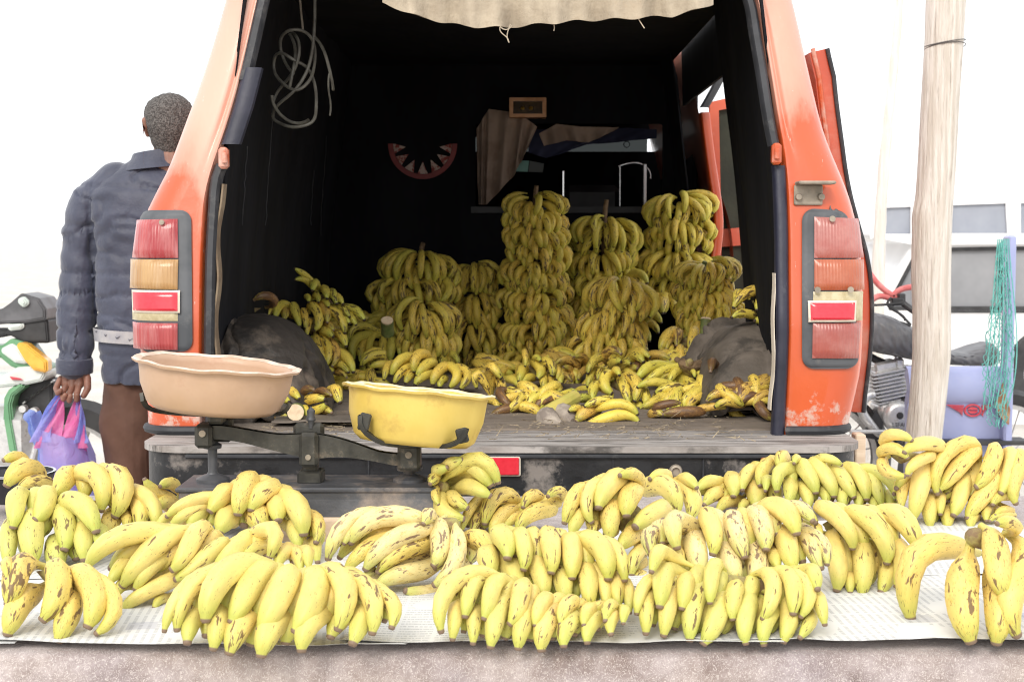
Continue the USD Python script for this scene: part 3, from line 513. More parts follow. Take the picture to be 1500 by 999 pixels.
# frame of the side door opening and the open front door seen through it
def bar_px(pts, Y, w, d, mt, name, **k):
    c = spline([at(x, y, Y) for x, y in pts], 20); P = np.array([[p + np.array([a * w / 2, b, 0]) for a, b in ((-1, d), (-1, 0), (-.6, -.008), (.6, -.008), (1, 0), (1, d))] for p in c]); return obj(name, grid(P), mt, van, smooth=50, **k)
bar_px([(1033, 165), (1037, 200), (1046, 265), (1053, 330), (1049, 372), (1045, 440)], 5.46, .034, .06, 'van_paint_plain', 'door_pillar', label='bright red pillar at the front of the side door opening')
bar_px([(1032, 158), (1050, 126), (1064, 98)], 5.40, .03, .04, 'rubber', 'door_rail')
fd = thing if False else None
Yd = 5.62
fdn = obj('front_door', prism(Polygon(px_poly([(1040, 150), (1092, 138), (1100, 480), (1046, 480)], Yd)).difference(Polygon(px_poly([(1053, 162), (1088, 155), (1092, 333), (1057, 336)], Yd))).difference(Polygon(px_poly([(1057, 362), (1092, 359), (1094, 470), (1058, 470)], Yd))), Yd, Yd + .04), 'van_paint_plain', van, label='opened front door seen through the side opening')
def cloth_px(pts4, Y, n=14, amp=.01, seed=0):
    (a, b, c_, d) = pts4; P = np.array([[at(*(np.array(a) * (1 - u) * (1 - v) + np.array(b) * u * (1 - v) + np.array(c_) * u * v + np.array(d) * (1 - u) * v), Y) for u in np.linspace(0, 1, n)] for v in np.linspace(0, 1, n)]); P[..., 1] += amp * (fbm(P * 14 + seed, 3) - .5) * 2; return shell(P, .003)
obj('door_cloth', cloth_px([(1050, 160), (1092, 152), (1094, 338), (1055, 338)], Yd + .02, amp=.006), 'olive_cloth', fdn); obj('door_cloth', cloth_px([(1054, 360), (1096, 357), (1098, 480), (1055, 480)], Yd + .02, amp=.006, seed=4), 'olive_cloth', fdn)
# sliding door pushed back along the right flank
rows = [(72, 1205), (84, 1217), (150, 1223), (205, 1231), (262, 1238), (320, 1252), (380, 1271), (440, 1276), (500, 1275), (560, 1268), (604, 1262)]
ys_ = np.linspace(72, 604, 40); xo = np.interp(ys_, [r[0] for r in rows], [r[1] for r in rows]); xo = np.convolve(np.r_[xo[0], xo[0], xo, xo[-1], xo[-1]], np.ones(5) / 5, 'valid')
DP = np.array([[at(x, y, 3.98) + np.array([0, dy, 0]) for dy in (0, .01, .4, .8, .92)] for x, y in zip(xo, ys_)]); sd = obj('sliding_door', shell(DP, .045), 'van_paint_plain', van, smooth=40, label='sliding side door pushed back, seen edge on')
obj('door_seal', tube(np.array([p[0] + np.array([.002, -.006, 0]) for p in DP]), .006, 8), 'rubber', sd)
obj('door_seal', tube(np.array([p[0] + np.array([-.036, -.006, 0]) for p in DP[:24]]), .006, 8), 'van_paint_worn', sd)

# things that hang in or on the van
c0 = []; n = 90
cv = np.array([[(0, 0, 0)] * n for _ in range(10)], float)
for j, x in enumerate(np.linspace(560, 1045, n)):
    yb_ = np.interp(x, [560, 585, 620, 680, 740, 800, 850, 930, 985, 1020, 1045], [6, 14, 27, 39, 41, 35, 31, 27, 24, 15, 6]) + 2 * math.sin(x * .11)
    for i, t in enumerate(np.linspace(0, 1, 10)): p = at(x, -75 + (yb_ + 75) * t, 3.56 + .02 * math.sin(x * .06) * t + .012 * math.sin(x * .15 + 2) * t); cv[i, j] = p
cvn = thing('canvas_flap', 'dirty beige canvas flap hanging over the top of the tailgate opening', 'canvas', tuple(cv.mean((0, 1))))
obj('flap', shell(cv, .004), 'canvas', cvn, smooth=50)
for pts in (((733, 38), (736, 50), (742, 55), (745, 62)), ((748, 36), (744, 46), (743, 56), (746, 63)), ((733, 40), (741, 44), (750, 38)), ((935, 28), (940, 36), (944, 42)), ((810, 34), (812, 40), (811, 46))): obj('loose_thread', tube(spline([at(x, y, 3.55) for x, y in pts], 14), .0014, 5), 'canvas', cvn)
mat('cable', (.065, .06, .05), (.11, .105, .088), 30, .5)
cab = thing('hanging_cable', 'grey cable coiled in loops and hung up inside the left of the van', 'cable', tuple(at(440, 100, 3.9)))
lp = [[(461, -40), (461, 20), (458, 70), (446, 112), (424, 140), (404, 158), (400, 172), (412, 182), (438, 186), (456, 180), (463, 160), (460, 120), (448, 98), (430, 88), (412, 78), (402, 86), (401, 100), (412, 120), (436, 132), (452, 120), (460, 98), (458, 60), (444, 46), (428, 44), (414, 52), (411, 72), (420, 96), (430, 108)],
      [(400, 150), (410, 130), (428, 108), (438, 80), (436, 58), (428, 48)], [(461, 55), (473, 72), (480, 92), (486, 118), (488, 132)], [(487, 132), (482, 110), (481, 128), (484, 150), (483, 170)], [(424, 130), (430, 100), (432, 70), (424, 50)], [(398, 140), (408, 165), (430, 180), (452, 176)]]
for k, l in enumerate(lp): obj('loop', tube(spline([at(x, y, 3.86 + .02 * math.sin(i * 1.3 + k)) for i, (x, y) in enumerate(l)], 26 * max(1, len(l) // 5)), .0042 if k != 3 else .0025, 7), 'cable', cab)
obj('hook', tube(spline([at(436, -60, 3.9), at(438, -20, 3.9), at(444, 46, 3.87)], 12), .003, 6), 'old_steel', cab)
def drape(name, label, poly_top, poly_bot, Y, mt, folds, amp, n=40, m=16):
    T_, B_ = np.array(poly_top, float), np.array(poly_bot, float); u = np.linspace(0, 1, n)
    tx = np.array([np.interp(u, np.linspace(0, 1, len(T_)), T_[:, k]) for k in (0, 1)]).T; bx = np.array([np.interp(u, np.linspace(0, 1, len(B_)), B_[:, k]) for k in (0, 1)]).T
    P = np.array([[at(*(tx[j] * (1 - v) + bx[j] * v), Y + amp * math.sin(u[j] * folds * 2 * math.pi + v * 1.3) * (.4 + .6 * v)) for j in range(n)] for v in np.linspace(0, 1, m)])
    return obj(name, shell(P, .003), mt, smooth=50, label=label, cat='curtain')
drape('curtain', 'brown curtain tied aside in the left of the bulkhead window', [(699, 188), (716, 160), (760, 166), (787, 186)], [(701, 300), (713, 300), (752, 258), (772, 220)], PY - .03, 'curtain_cloth', 5, .022)
drape('curtain', 'crumpled brown cloth draped along the top of the bulkhead window', [(790, 196), (815, 182), (850, 186), (907, 187)], [(797, 214), (830, 206), (862, 209), (900, 192)], PY - .025, 'curtain_cloth', 3, .018)
drape('curtain', 'dark blue cloth hanging behind the brown one in the bulkhead window', [(776, 190), (850, 188), (920, 188), (962, 190)], [(774, 224), (800, 232), (860, 212), (962, 203)], PY + .05, 'blue_cloth', 3, .012)
# covered wheel arches inside the van
def arch(label, X0, X1, y0, y1, h, seed, amp, mt='arch_tarp'):
    a = np.linspace(0, np.pi, 26); P = []
    for t in a:
        y = (y0 + y1) / 2 - math.cos(t) * (y1 - y0) / 2; z0_ = h * math.sin(t) ** .7
        P.append([(X0 + (X1 - X0) * u, y, zt + z0_ * max(0.0, 1 - u ** 3.2) ** .5) for u in np.r_[np.linspace(0, .85, 14), .9, .94, .97, .985, .995, 1]])
    P = np.array(P); g = shell(P, .01); g = trimesh.Trimesh(g.vertices, g.faces).subdivide()
    n = np.array(g.vertex_normals); v = np.array(g.vertices); q = fbm(v * 8 + seed, 4); cr = np.abs(fbm(v * np.array([5, 5, 2]) + seed + 9, 3) - .5)
    g.vertices = v + n * ((q - .5) * amp * 2 - amp * np.exp(-(cr / .03) ** 2))[:, None]
    return obj('wheel_arch_cover', g, mt, van, smooth=60, label=label)
arch('dusty dark tarpaulin over the left wheel arch', VX - .73, VX - .475, 3.70, 4.22, .25, 2, .022)
arch('cracked dusty cover over the right wheel arch', VX + .72, VX + .525, 3.80, 4.60, .215, 7, .034, 'arch_dusty')
# ---------------------------------------------------------------- ground and table
usdkit.material(stage, '/World/Looks/dirt', {
    'g': ('geometry', {}), 'n': ('noise_texture', dict(scale=1.3, detail=8.0, roughness=.65)), 'r': ('rgb_ramp', dict(ramp=[(.3, (.48, .45, .41)), (.55, (.58, .55, .51)), (.75, (.66, .64, .60))])),
    'v': ('voronoi_texture', dict(scale=26.0)), 'vr': ('rgb_ramp', dict(ramp=[(.05, (.55, .5, .45)), (.3, (1, 1, 1))])), 'm': ('mix_color', dict(blend_type='multiply', fac=.5)),
    'bn': ('noise_texture', dict(scale=30.0, detail=8.0)), 'b': ('bump', dict(distance=.02)), 'p': ('principled_bsdf', dict(roughness=.95, specular_ior_level=.2))},
    [('g.position', 'n.vector'), ('n.fac', 'r.fac'), ('g.position', 'v.vector'), ('v.distance', 'vr.fac'), ('r.color', 'm.a'), ('vr.color', 'm.b'), ('m.result', 'p.base_color'), ('g.position', 'bn.vector'), ('bn.fac', 'b.height'), ('b.normal', 'p.normal')], surface='p.BSDF')
xs = np.r_[-800, -200, -60, np.linspace(-14, 14, 60), 60, 200, 800]; ys = np.r_[-800, -200, -40, np.linspace(-5, 25, 64), 60, 200, 800]
G = np.array([[(x, y, 0) for y in ys] for x in xs]); G[..., 2] = (fbm(G * .9, 4) - .5) * .05 * (np.abs(G[..., 0]) < 15)
obj('ground', grid(G), 'dirt', smooth=True, kind='structure')

usdkit.material(stage, '/World/Looks/felt', {
    'g': ('geometry', {}), 'n': ('noise_texture', dict(scale=14.0, detail=6.0, roughness=.7)), 'r': ('rgb_ramp', dict(ramp=[(.32, (.25, .20, .18)), (.5, (.38, .33, .31)), (.68, (.52, .47, .45))])),
    'n2': ('noise_texture', dict(scale=5.0, detail=3.0)), 'r2': ('rgb_ramp', dict(ramp=[(.35, (.75, .72, .78)), (.7, (1.05, 1.0, .95))])), 'm': ('mix_color', dict(blend_type='multiply', fac=1.0)),
    'f': ('wave_texture', dict(scale=38.0, distortion=22.0, detail=4.0, detail_scale=3.0)), 'fr': ('rgb_ramp', dict(ramp=[(.93, (0, 0, 0)), (1.0, (.6, .6, .6))])), 'fm': ('mix_color', dict(b=(.78, .72, .68))),
    'bn': ('noise_texture', dict(scale=130.0, detail=5.0)), 'b': ('bump', dict(distance=.004)), 'p': ('principled_bsdf', dict(roughness=.95, sheen_weight=.3, specular_ior_level=.15))},
    [('g.position', 'n.vector'), ('n.fac', 'r.fac'), ('g.position', 'n2.vector'), ('n2.fac', 'r2.fac'), ('r.color', 'm.a'), ('r2.color', 'm.b'), ('g.position', 'f.vector'), ('f.fac', 'fr.fac'), ('fr.color', 'fm.fac'), ('m.result', 'fm.a'), ('fm.result', 'p.base_color'), ('g.position', 'bn.vector'), ('bn.fac', 'b.height'), ('b.normal', 'p.normal')], surface='p.BSDF')
mat('old_wood', (.30, .22, .15), (.46, .36, .26), 6, .85, stretch=(1, 14, 14), bump=.002, dirt=(.2, .17, .14))
TF = on_z(750, 950, TABLE_Z)[1]; TB = 3.17
table = thing('market_table', 'long low table under a mottled grey felt cloth along the front', 'table', (0, 2.5, 0))
xs = np.linspace(-1.35, 1.35, 130); prof = [(TB, -.10), (TB, -.012), (TB - .012, 0)] + [(y, 0) for y in np.linspace(TB - .1, TF + .06, 14)] + [(TF + .02, -.001), (TF + .006, -.006), (TF, -.014), (TF - .003, -.05), (TF - .004, -.16)]
P = np.array([[(x, y, TABLE_Z - .004 + z) for y, z in prof] for x in xs])
P[..., 1] += (fbm(P * np.array([7, 0, 5]), 3) - .5) * .018 * (P[..., 1] < TF + .03); P[..., 2] += (fbm(P * 6, 3) - .5) * .006
obj('table_cloth', grid(P), 'felt', table, smooth=True)
obj('table_board', box((0, (TF + TB) / 2 + .01, TABLE_Z - .075), (2.64, TB - TF - .04, .11), .01), 'old_wood', table)
for x in (-1.2, 1.2):
    for y in (TF + .12, TB - .12): obj('leg', box((x, y, .285), (.07, .07, .59), .006), 'old_wood', table)

# newspaper: faint columns of print on thin paper
def newsprint(name, ang, ox):
    N = {'g': ('geometry', {}), 'mp': ('mapping', dict(rotation=(0, 0, ang), location=(ox, ox * .7, 0))), 's': ('separate_xyz', {}),
         'ly': ('math', dict(math_type='multiply', value2=1 / .012)), 'lf': ('math', dict(math_type='fraction')), 'li': ('math', dict(math_type='floor')), 'line': ('math', dict(math_type='less_than', value2=.42)),
         'wx': ('math', dict(math_type='multiply', value2=300.0)), 'wc': ('combine_xyz', {}), 'wn': ('noise_texture', dict(scale=1.0, detail=3.0, roughness=.8)), 'word': ('math', dict(math_type='greater_than', value2=.47)),
         'cx': ('math', dict(math_type='multiply', value2=1 / .052)), 'cf': ('math', dict(math_type='fraction')), 'col': ('math', dict(math_type='less_than', value2=.9)),
         'bl': ('noise_texture', dict(scale=9.0, detail=0.0)), 'blk': ('math', dict(math_type='greater_than', value2=.43)),
         'm1': ('math', dict(math_type='multiply')), 'm2': ('math', dict(math_type='multiply')), 'm3': ('math', dict(math_type='multiply')), 'm4': ('math', dict(math_type='multiply', value2=.36)),
         'hn': ('noise_texture', dict(scale=5.0, detail=1.0)), 'base': ('rgb_ramp', dict(ramp=[(.3, (.60, .595, .58)), (.7, (.70, .695, .68))])),
         'pv': ('voronoi_texture', dict(scale=6.5, metric='chebychev')), 'pt': ('math', dict(math_type='less_than', value2=.13)), 'pm': ('mix_color', dict(b=(.42, .42, .46))), 'pmm': ('math', dict(math_type='multiply', value2=.6)),
         'ink': ('mix_color', dict(b=(.16, .16, .18))), 'cn': ('noise_texture', dict(scale=16.0, detail=3.0)), 'b': ('bump', dict(distance=.006, strength=.5)),
         'p': ('principled_bsdf', dict(roughness=.8, specular_ior_level=.2))}
    L = [('g.position', 'mp.vector'), ('mp.vector', 's.vector'), ('s.y', 'ly.value1'), ('ly.value', 'lf.value1'), ('ly.value', 'li.value1'), ('lf.value', 'line.value1'), ('s.x', 'wx.value1'), ('wx.value', 'wc.x'), ('li.value', 'wc.y'), ('wc.vector', 'wn.vector'), ('wn.fac', 'word.value1'),
         ('s.x', 'cx.value1'), ('cx.value', 'cf.value1'), ('cf.value', 'col.value1'), ('mp.vector', 'bl.vector'), ('bl.fac', 'blk.value1'), ('line.value', 'm1.value1'), ('word.value', 'm1.value2'), ('m1.value', 'm2.value1'), ('col.value', 'm2.value2'), ('m2.value', 'm3.value1'), ('blk.value', 'm3.value2'), ('m3.value', 'm4.value1'),
         ('mp.vector', 'hn.vector'), ('hn.fac', 'base.fac'), ('mp.vector', 'pv.vector'), ('pv.distance', 'pt.value1'), ('pt.value', 'pmm.value1'), ('pmm.value', 'pm.fac'), ('base.color', 'pm.a'), ('pm.result', 'ink.a'), ('m4.value', 'ink.fac'), ('ink.result', 'p.base_color'), ('mp.vector', 'cn.vector'), ('cn.fac', 'b.height'), ('b.normal', 'p.normal')]
    usdkit.material(stage, '/World/Looks/' + name, N, L, surface='p.BSDF')
SHEETS = [(-.98, TF + .20, .62, .42, 3, 'newspaper sheet under the bruised bunches at the left end'), (-.42, TF + .185, .60, .40, -6, 'newspaper sheet under the wide plump bunch left of the middle'),
          (.06, TF + .19, .58, .43, 2, 'newspaper sheet under the neat centre pile of bananas'), (.55, TF + .18, .60, .41, -3, 'bare newspaper sheet with a torn corner at the right, below the arched bunch'), (1.02, TF + .20, .56, .44, 5, 'newspaper sheet under the thick bananas at the right front corner'),
          (-.70, TF + .62, .66, .46, 12, 'newspaper sheet behind, under the fanned bunch on the left'), (-.08, TF + .58, .70, .46, -9, 'newspaper sheet showing beneath the pale bruised bunch before the scale'), (.60, TF + .60, .66, .46, 8, 'newspaper sheet under the greenish row of bananas'), (1.02, TF + .58, .58, .44, -4, 'newspaper sheet beneath the loose bunch at the right end')]
for i, (cx, cy, w, d, a, lab) in enumerate(SHEETS):
    nm = f'newsprint_{i}'; newsprint(nm, math.radians(a + (90 if i % 2 else 0)), i * 3.7)
    u, v = np.meshgrid(np.linspace(-w / 2, w / 2, 60), np.linspace(-d / 2, d / 2, 44), indexing='ij')
    c, s = math.cos(math.radians(a)), math.sin(math.radians(a)); X, Y = cx + u * c - v * s, cy + u * s + v * c
    Z = np.full_like(X, TABLE_Z + .003 + .0025 * (i % 4)) + (.006 * (fbm(np.stack([X * 7, Y * 7, X * 0 + i], -1), 3))) ** 1
    edge = TF - .004 + (fbm(np.stack([X * 5, X * 0, X * 0 + 9 + i], -1), 3) - .5) * .03 - .004
    Y = np.maximum(Y, edge); Z = Z + .003 * np.exp(-(Y - edge) / .02) * fbm(np.stack([X * 9, X * 0 + i, X * 0], -1), 3)
    obj('newspaper_sheet', shell(np.stack([X, Y, Z], -1), .0006), nm, smooth=True, label=lab, cat='newspaper', group='newspapers spread over the table')
# ---------------------------------------------------------------- bananas on the table
C1, C2, C3, C4, C5, C6 = (0, 660, 6), (0, 800, 6), (200, 680, 5), (220, 790, 3.947), (460, 730, 5), (610, 660, 6)
D1, D2, D3, D4, D5, D6, D7 = (630, 760, 4.839), (800, 680, 5.552), (920, 730, 4.542), (1010, 660, 4.6875), (1150, 720, 5.877), (1270, 620, 5.877), (1270, 750, 4.759)
hand('green tinged bunch with brown tips at the left end of the table', C1, 838, '''200 380 110 690 180
430 360 295 620 200 385 500
310 560 290 1010 225
130 620 60 1030 170
520 510 560 885 215 580 680
545 450 850 730 215 740 500
690 640 740 975 190
510 800 500 1080 225
860 700 880 880 150''', green=.75, fill=True)
hand('yellow bunch whose fingers arch over in front of the blue carrier bag', C1, 818, '''650 210 470 420 195 560 270
690 250 880 540 195 830 200
930 215 1000 590 200 1065 260
1010 550 950 820 180
1150 390 1210 700 195 1240 520
1140 350 1370 680 160 1330 460
1090 560 1120 720 110
800 480 790 700 150''', green=.12, mt='peel_spotted', mts=['peel_spotted', 'peel_fresh', 'peel_fresh'])
hand('dull freckled bunch lying behind the dark bowl edge at the far left', C1, 800, '''440 290 150 385 120 300 262
365 250 50 320 190 220 150
235 120 20 90 120''', green=.1, mt='peel_spotted', Yc=2.72)
hand('heavily bruised loose bunch near the left front corner of the table', C2, 935, '''250 140 70 530 240
480 150 360 660 245 510 370
300 400 60 790 250
590 390 505 850 255 590 600
680 215 760 725 255 840 440
860 280 830 775 170 1010 540
80 140 60 300 120''', green=.05, mt='peel_spotted')
hand('long yellow bunch fanned towards the left between the bruised and front bunches', (0, 0, 1), 890, '''235 778 127 832 34 170 789
268 778 177 860 34 222 806
302 768 249 836 33 278 799
332 790 254 849 28 298 819
366 783 312 834 31 344 808
372 782 393 819 27 402 778
265 843 175 896 26 216 866
200 828 158 856 28
251 812 197 865 27
198 853 165 877 24
245 878 224 893 19
392 806 357 819 22
423 806 407 834 25
427 808 440 840 21 438 818
446 807 453 835 21'''.replace('\n', '\n'), green=.22)
hand('high yellow bunch heaped against the front of the weighing scale', C3, 830, '''560 240 215 390 100 380 275
570 280 245 450 120 400 335
730 220 530 355 165
850 115 740 380 180
1020 180 835 350 160
1050 240 1225 530 180 1180 320
1010 310 1040 425 180
860 370 910 500 210
730 380 600 510 190
550 335 375 465 155
1120 430 1190 620 150
1250 370 1310 585 120 1335 460
1270 560 1330 730 120
300 390 140 470 90''', green=.15, mts=['peel_fresh', 'peel_fresh', 'peel_fresh', 'peel_spotted'])
hand('wide plump yellow bunch with brown scratches at the front edge, left of the middle', C4, 962, '''330 180 80 540 95 150 340
420 160 155 535 115 215 310
610 125 320 480 170 400 235
700 145 465 490 175 555 305
820 175 630 540 170 745 330
950 185 832 545 160 935 350
1030 170 1080 530 160 1130 300
1180 225 1280 555 140 1290 360
1320 305 1392 520 110 1410 400
330 370 213 610 140 235 470
450 390 362 645 135
620 410 455 670 165
800 410 640 685 175
1020 390 875 655 165
1195 370 1165 615 140 1215 480''', green=.28, fill=True)
hand('pale brownish bruised bunch lying sideways in front of the scale', C5, 878, '''770 150 262 335 160 500 130
830 215 372 530 150 600 290
855 310 465 550 155 650 370
870 500 445 645 155 660 550
930 150 868 505 155 930 330
1045 230 868 640 140 1050 420
620 260 225 540 130 400 360
400 120 100 455 150 220 200
370 190 215 340 90
960 640 655 670 125 800 695
1090 290 1310 430 150 1225 300
1090 430 940 650 140 1070 520
880 150 795 195 115
480 560 355 590 90''', green=.05, mt='peel_pale', crown=(1010, 200), mts=['peel_pale', 'peel_pale', 'peel_spotted', 'peel_pale'])
hand('greenish yellow bunch standing on its side with its crown showing, beside the scale', C6, 765, '''310 245 660 320 155 500 130
325 330 660 405 130 480 315
300 190 725 295 115 520 70
255 225 420 75 95 290 125
200 240 280 140 95 190 170
190 280 115 300 85
220 365 430 600 115 225 510
280 365 460 510 110 340 430
180 320 200 480 70 165 400''', green=.45, crown=(225, 320), lean=.3, Yc=2.58, slope=.04, fill=True, fat=1.28, mts=['peel_fresh', 'peel_fresh', 'peel_spotted'])
hand('small freckled bunch with dark blotches just right of the standing greenish bunch', C6, 792, '''890 440 600 655 165 715 395
600 390 395 715 100 460 540
610 580 480 735 140
890 520 655 755 140 755 560
970 560 760 690 120 850 595
1090 430 935 510 120 1000 400
1210 510 890 720 175 1035 540
1290 400 1150 410 110''', green=.05, mt='peel_spotted')
hand('yellow speckled bunch with a high hump behind the front centre bunches', D2, 848, '''320 190 145 490 140 215 290
440 140 380 480 125 335 260
650 105 425 370 180 490 195
715 225 655 435 195
560 320 520 615 175
330 380 200 580 155
950 345 715 520 175 845 420
730 510 595 690 175 675 590
400 490 380 600 120
790 680 695 915 140
800 920 720 1010 120
770 150 590 95 110 680 75''', green=.1, mt='peel_spotted', mts=['peel_spotted', 'peel_fresh', 'peel_fresh', 'peel_spotted'], fill=True)
hand('pale yellow bunch of four fat fingers drooping just left of the greenish row', D2, 815, '''790 210 1065 410 175 940 165
1050 140 1165 450 165 1190 270
1000 110 835 125 115 920 85
1090 125 1230 200 105 1170 130''', green=.2)
hand('small dull yellow bunch tucked behind the large pale front bunch', D4, 752, '''240 230 45 275 95 130 212
240 290 95 380 105 165 300
290 190 300 325 115
350 340 185 425 105 265 345
430 240 450 390 145 462 300
570 280 600 380 115
440 120 365 280 95 375 190
545 85 488 250 105 500 140
640 65 620 120 105
400 370 345 420 75''', green=.2, mts=['peel_fresh', 'peel_fresh', 'peel_fresh', 'peel_spotted'])
hand('long row of greenish bananas side by side close to the black bumper', D4, 760, '''745 135 600 290 105 620 140
760 85 868 300 110 815 160
840 75 992 325 112 930 170
960 105 1132 330 112 1060 200
1080 105 1217 345 112 1185 200
1185 135 1322 385 105 1275 240
1185 118 1425 345 95 1345 180
870 58 1050 105 65 960 55
745 68 715 95 65
720 215 680 375 112
780 235 812 405 95
900 265 940 370 100
1020 255 1060 400 112
1150 310 1170 400 95
1240 320 1280 420 100
1340 305 1392 420 95
540 195 520 285 75
1460 320 1430 420 75''', green=.62, fill=True)
hand('pale yellow upper bunch of the tall front pile right of the middle', D3, 905, '''440 195 330 345 155 300 155
250 255 162 390 135 140 260
530 95 560 385 155
690 110 780 405 155 725 230
820 80 918 355 155 905 200
890 70 1125 250 165 1055 90
1070 60 1235 160 110 1180 85
445 260 445 560 155
300 340 342 525 125
640 270 730 600 160 680 420
830 300 850 640 145 865 460
1000 220 1112 495 155 1065 330
1150 220 1285 480 145 1235 330
1230 235 1322 450 95 1312 330
940 380 1000 475 105''', green=.12, mts=['peel_pale', 'peel_pale', 'peel_fresh'], Yc=2.045, fill=True)
hand('green tipped lower bunch of the tall front pile', D3, 942, '''240 355 152 500 115
265 480 207 735 145
425 535 355 745 135
590 425 545 705 115
725 570 700 815 125
930 490 890 810 125 965 620
1030 490 1097 780 145 1105 600
1140 515 1143 795 105 1205 630
1200 475 1265 615 120 1245 530
155 530 55 775 95 85 620
150 615 118 910 125
325 610 235 925 135
490 590 410 955 145 425 760
640 630 492 975 150 595 780
812 650 787 975 135
965 710 907 985 125
1040 670 1028 965 125 1075 800
1195 750 1137 935 115 1205 830
1235 640 1312 850 105''', green=.45, fill=True)
hand('bright yellow upper bunch of the neat front pile in the centre', D1, 900, '''500 110 545 295 155
640 100 658 372 135
830 95 855 395 158
975 140 1005 435 155
1060 145 1262 440 165 1215 205
1215 155 1380 450 135 1345 270
430 250 415 445 155
555 300 600 545 155
740 260 785 592 155
905 340 952 620 155
1080 320 1135 645 155
1160 340 1247 665 125 1240 480
1285 400 1338 635 125
1380 450 1415 675 105''', green=.3, Yc=2.025, fill=True)
hand('bright yellow lower bunch of the neat front pile in the centre', D1, 952, '''315 370 82 812 135 105 520
350 410 245 705 135 275 530
490 420 378 720 145 425 550
670 450 555 755 145 635 580
840 550 745 765 125
1010 580 930 755 125
1140 640 1093 765 115
1290 620 1243 735 115
230 580 157 865 125
345 630 303 895 125
540 570 425 920 155
735 600 622 930 155
890 630 790 945 165
1030 690 948 915 145
1180 690 1115 890 135
1290 680 1285 830 115
1370 640 1370 750 85''', green=.32, fill=True)
hand('bunch of long arched yellow bananas with green tips standing right of the tall front pile', D5, 874, '''290 120 575 500 165 450 220
535 160 872 630 185 765 285
780 200 1160 500 205 1000 230
400 370 438 865 185 445 590
620 380 660 910 205 675 620
850 500 818 880 175 885 700
920 420 955 830 165 1010 560
530 710 560 885 125
130 170 270 280 120 205 205
250 330 300 410 115''', green=.3, fill=True)
hand('curled bunch whose tips point sideways in front of the wooden pole', D6, 700, '''130 150 395 155 115 255 95
110 260 355 310 120 220 215
650 220 315 265 135 485 175
130 320 335 455 115 170 410
570 270 345 460 110 450 320''', green=.15, Yc=2.72, lean=.15, mts=['peel_fresh', 'peel_spotted'])
hand('large loose yellow bunch with brown streaks at the right end, under the blue door', D6, 776, '''605 275 390 840 175 470 480
970 185 610 620 140 715 225
960 235 605 580 155 800 365
860 440 738 805 155 800 620
1095 200 925 555 155 1065 360
1125 410 865 835 155 1000 620
1230 230 1145 615 155 1225 430
560 610 540 915 145
720 750 690 925 145
650 610 630 795 110
930 780 890 915 135
1260 610 1080 715 125
1040 730 1030 850 105
1250 755 1100 800 80
350 490 290 755 105 305 600
380 495 245 570 115
1262 795 1050 850 85
1330 250 1290 700 150''', green=.12, mts=['peel_fresh', 'peel_spotted', 'peel_spotted'])
hand('pair of big thick bananas with a third on top at the right front corner', D7, 946, '''690 370 730 915 245 665 620
850 130 975 610 205 905 340
900 480 900 925 205
1040 130 900 85 115
1080 200 1055 870 205''', green=.1, mt='peel_spotted', crown=(750, 170), lean=.25, fat=1.0, reach=3.0)
hand('single bruised banana bent like a hook near the right front corner', D7, 905, '''735 265 310 765 205 430 250''', green=.05, mt='peel_spotted', name='banana', cat='banana', lean=.35, Yc=2.06, reach=2.0)
hand('few spotted bananas lying between the bumper and the left end of the scale', C1, 752, '''1520 430 1265 240 120 1385 375
1520 500 1370 510 155
1560 330 1400 320 115 1470 285''', green=.05, mt='peel_spotted', Yc=2.85, lean=.2)
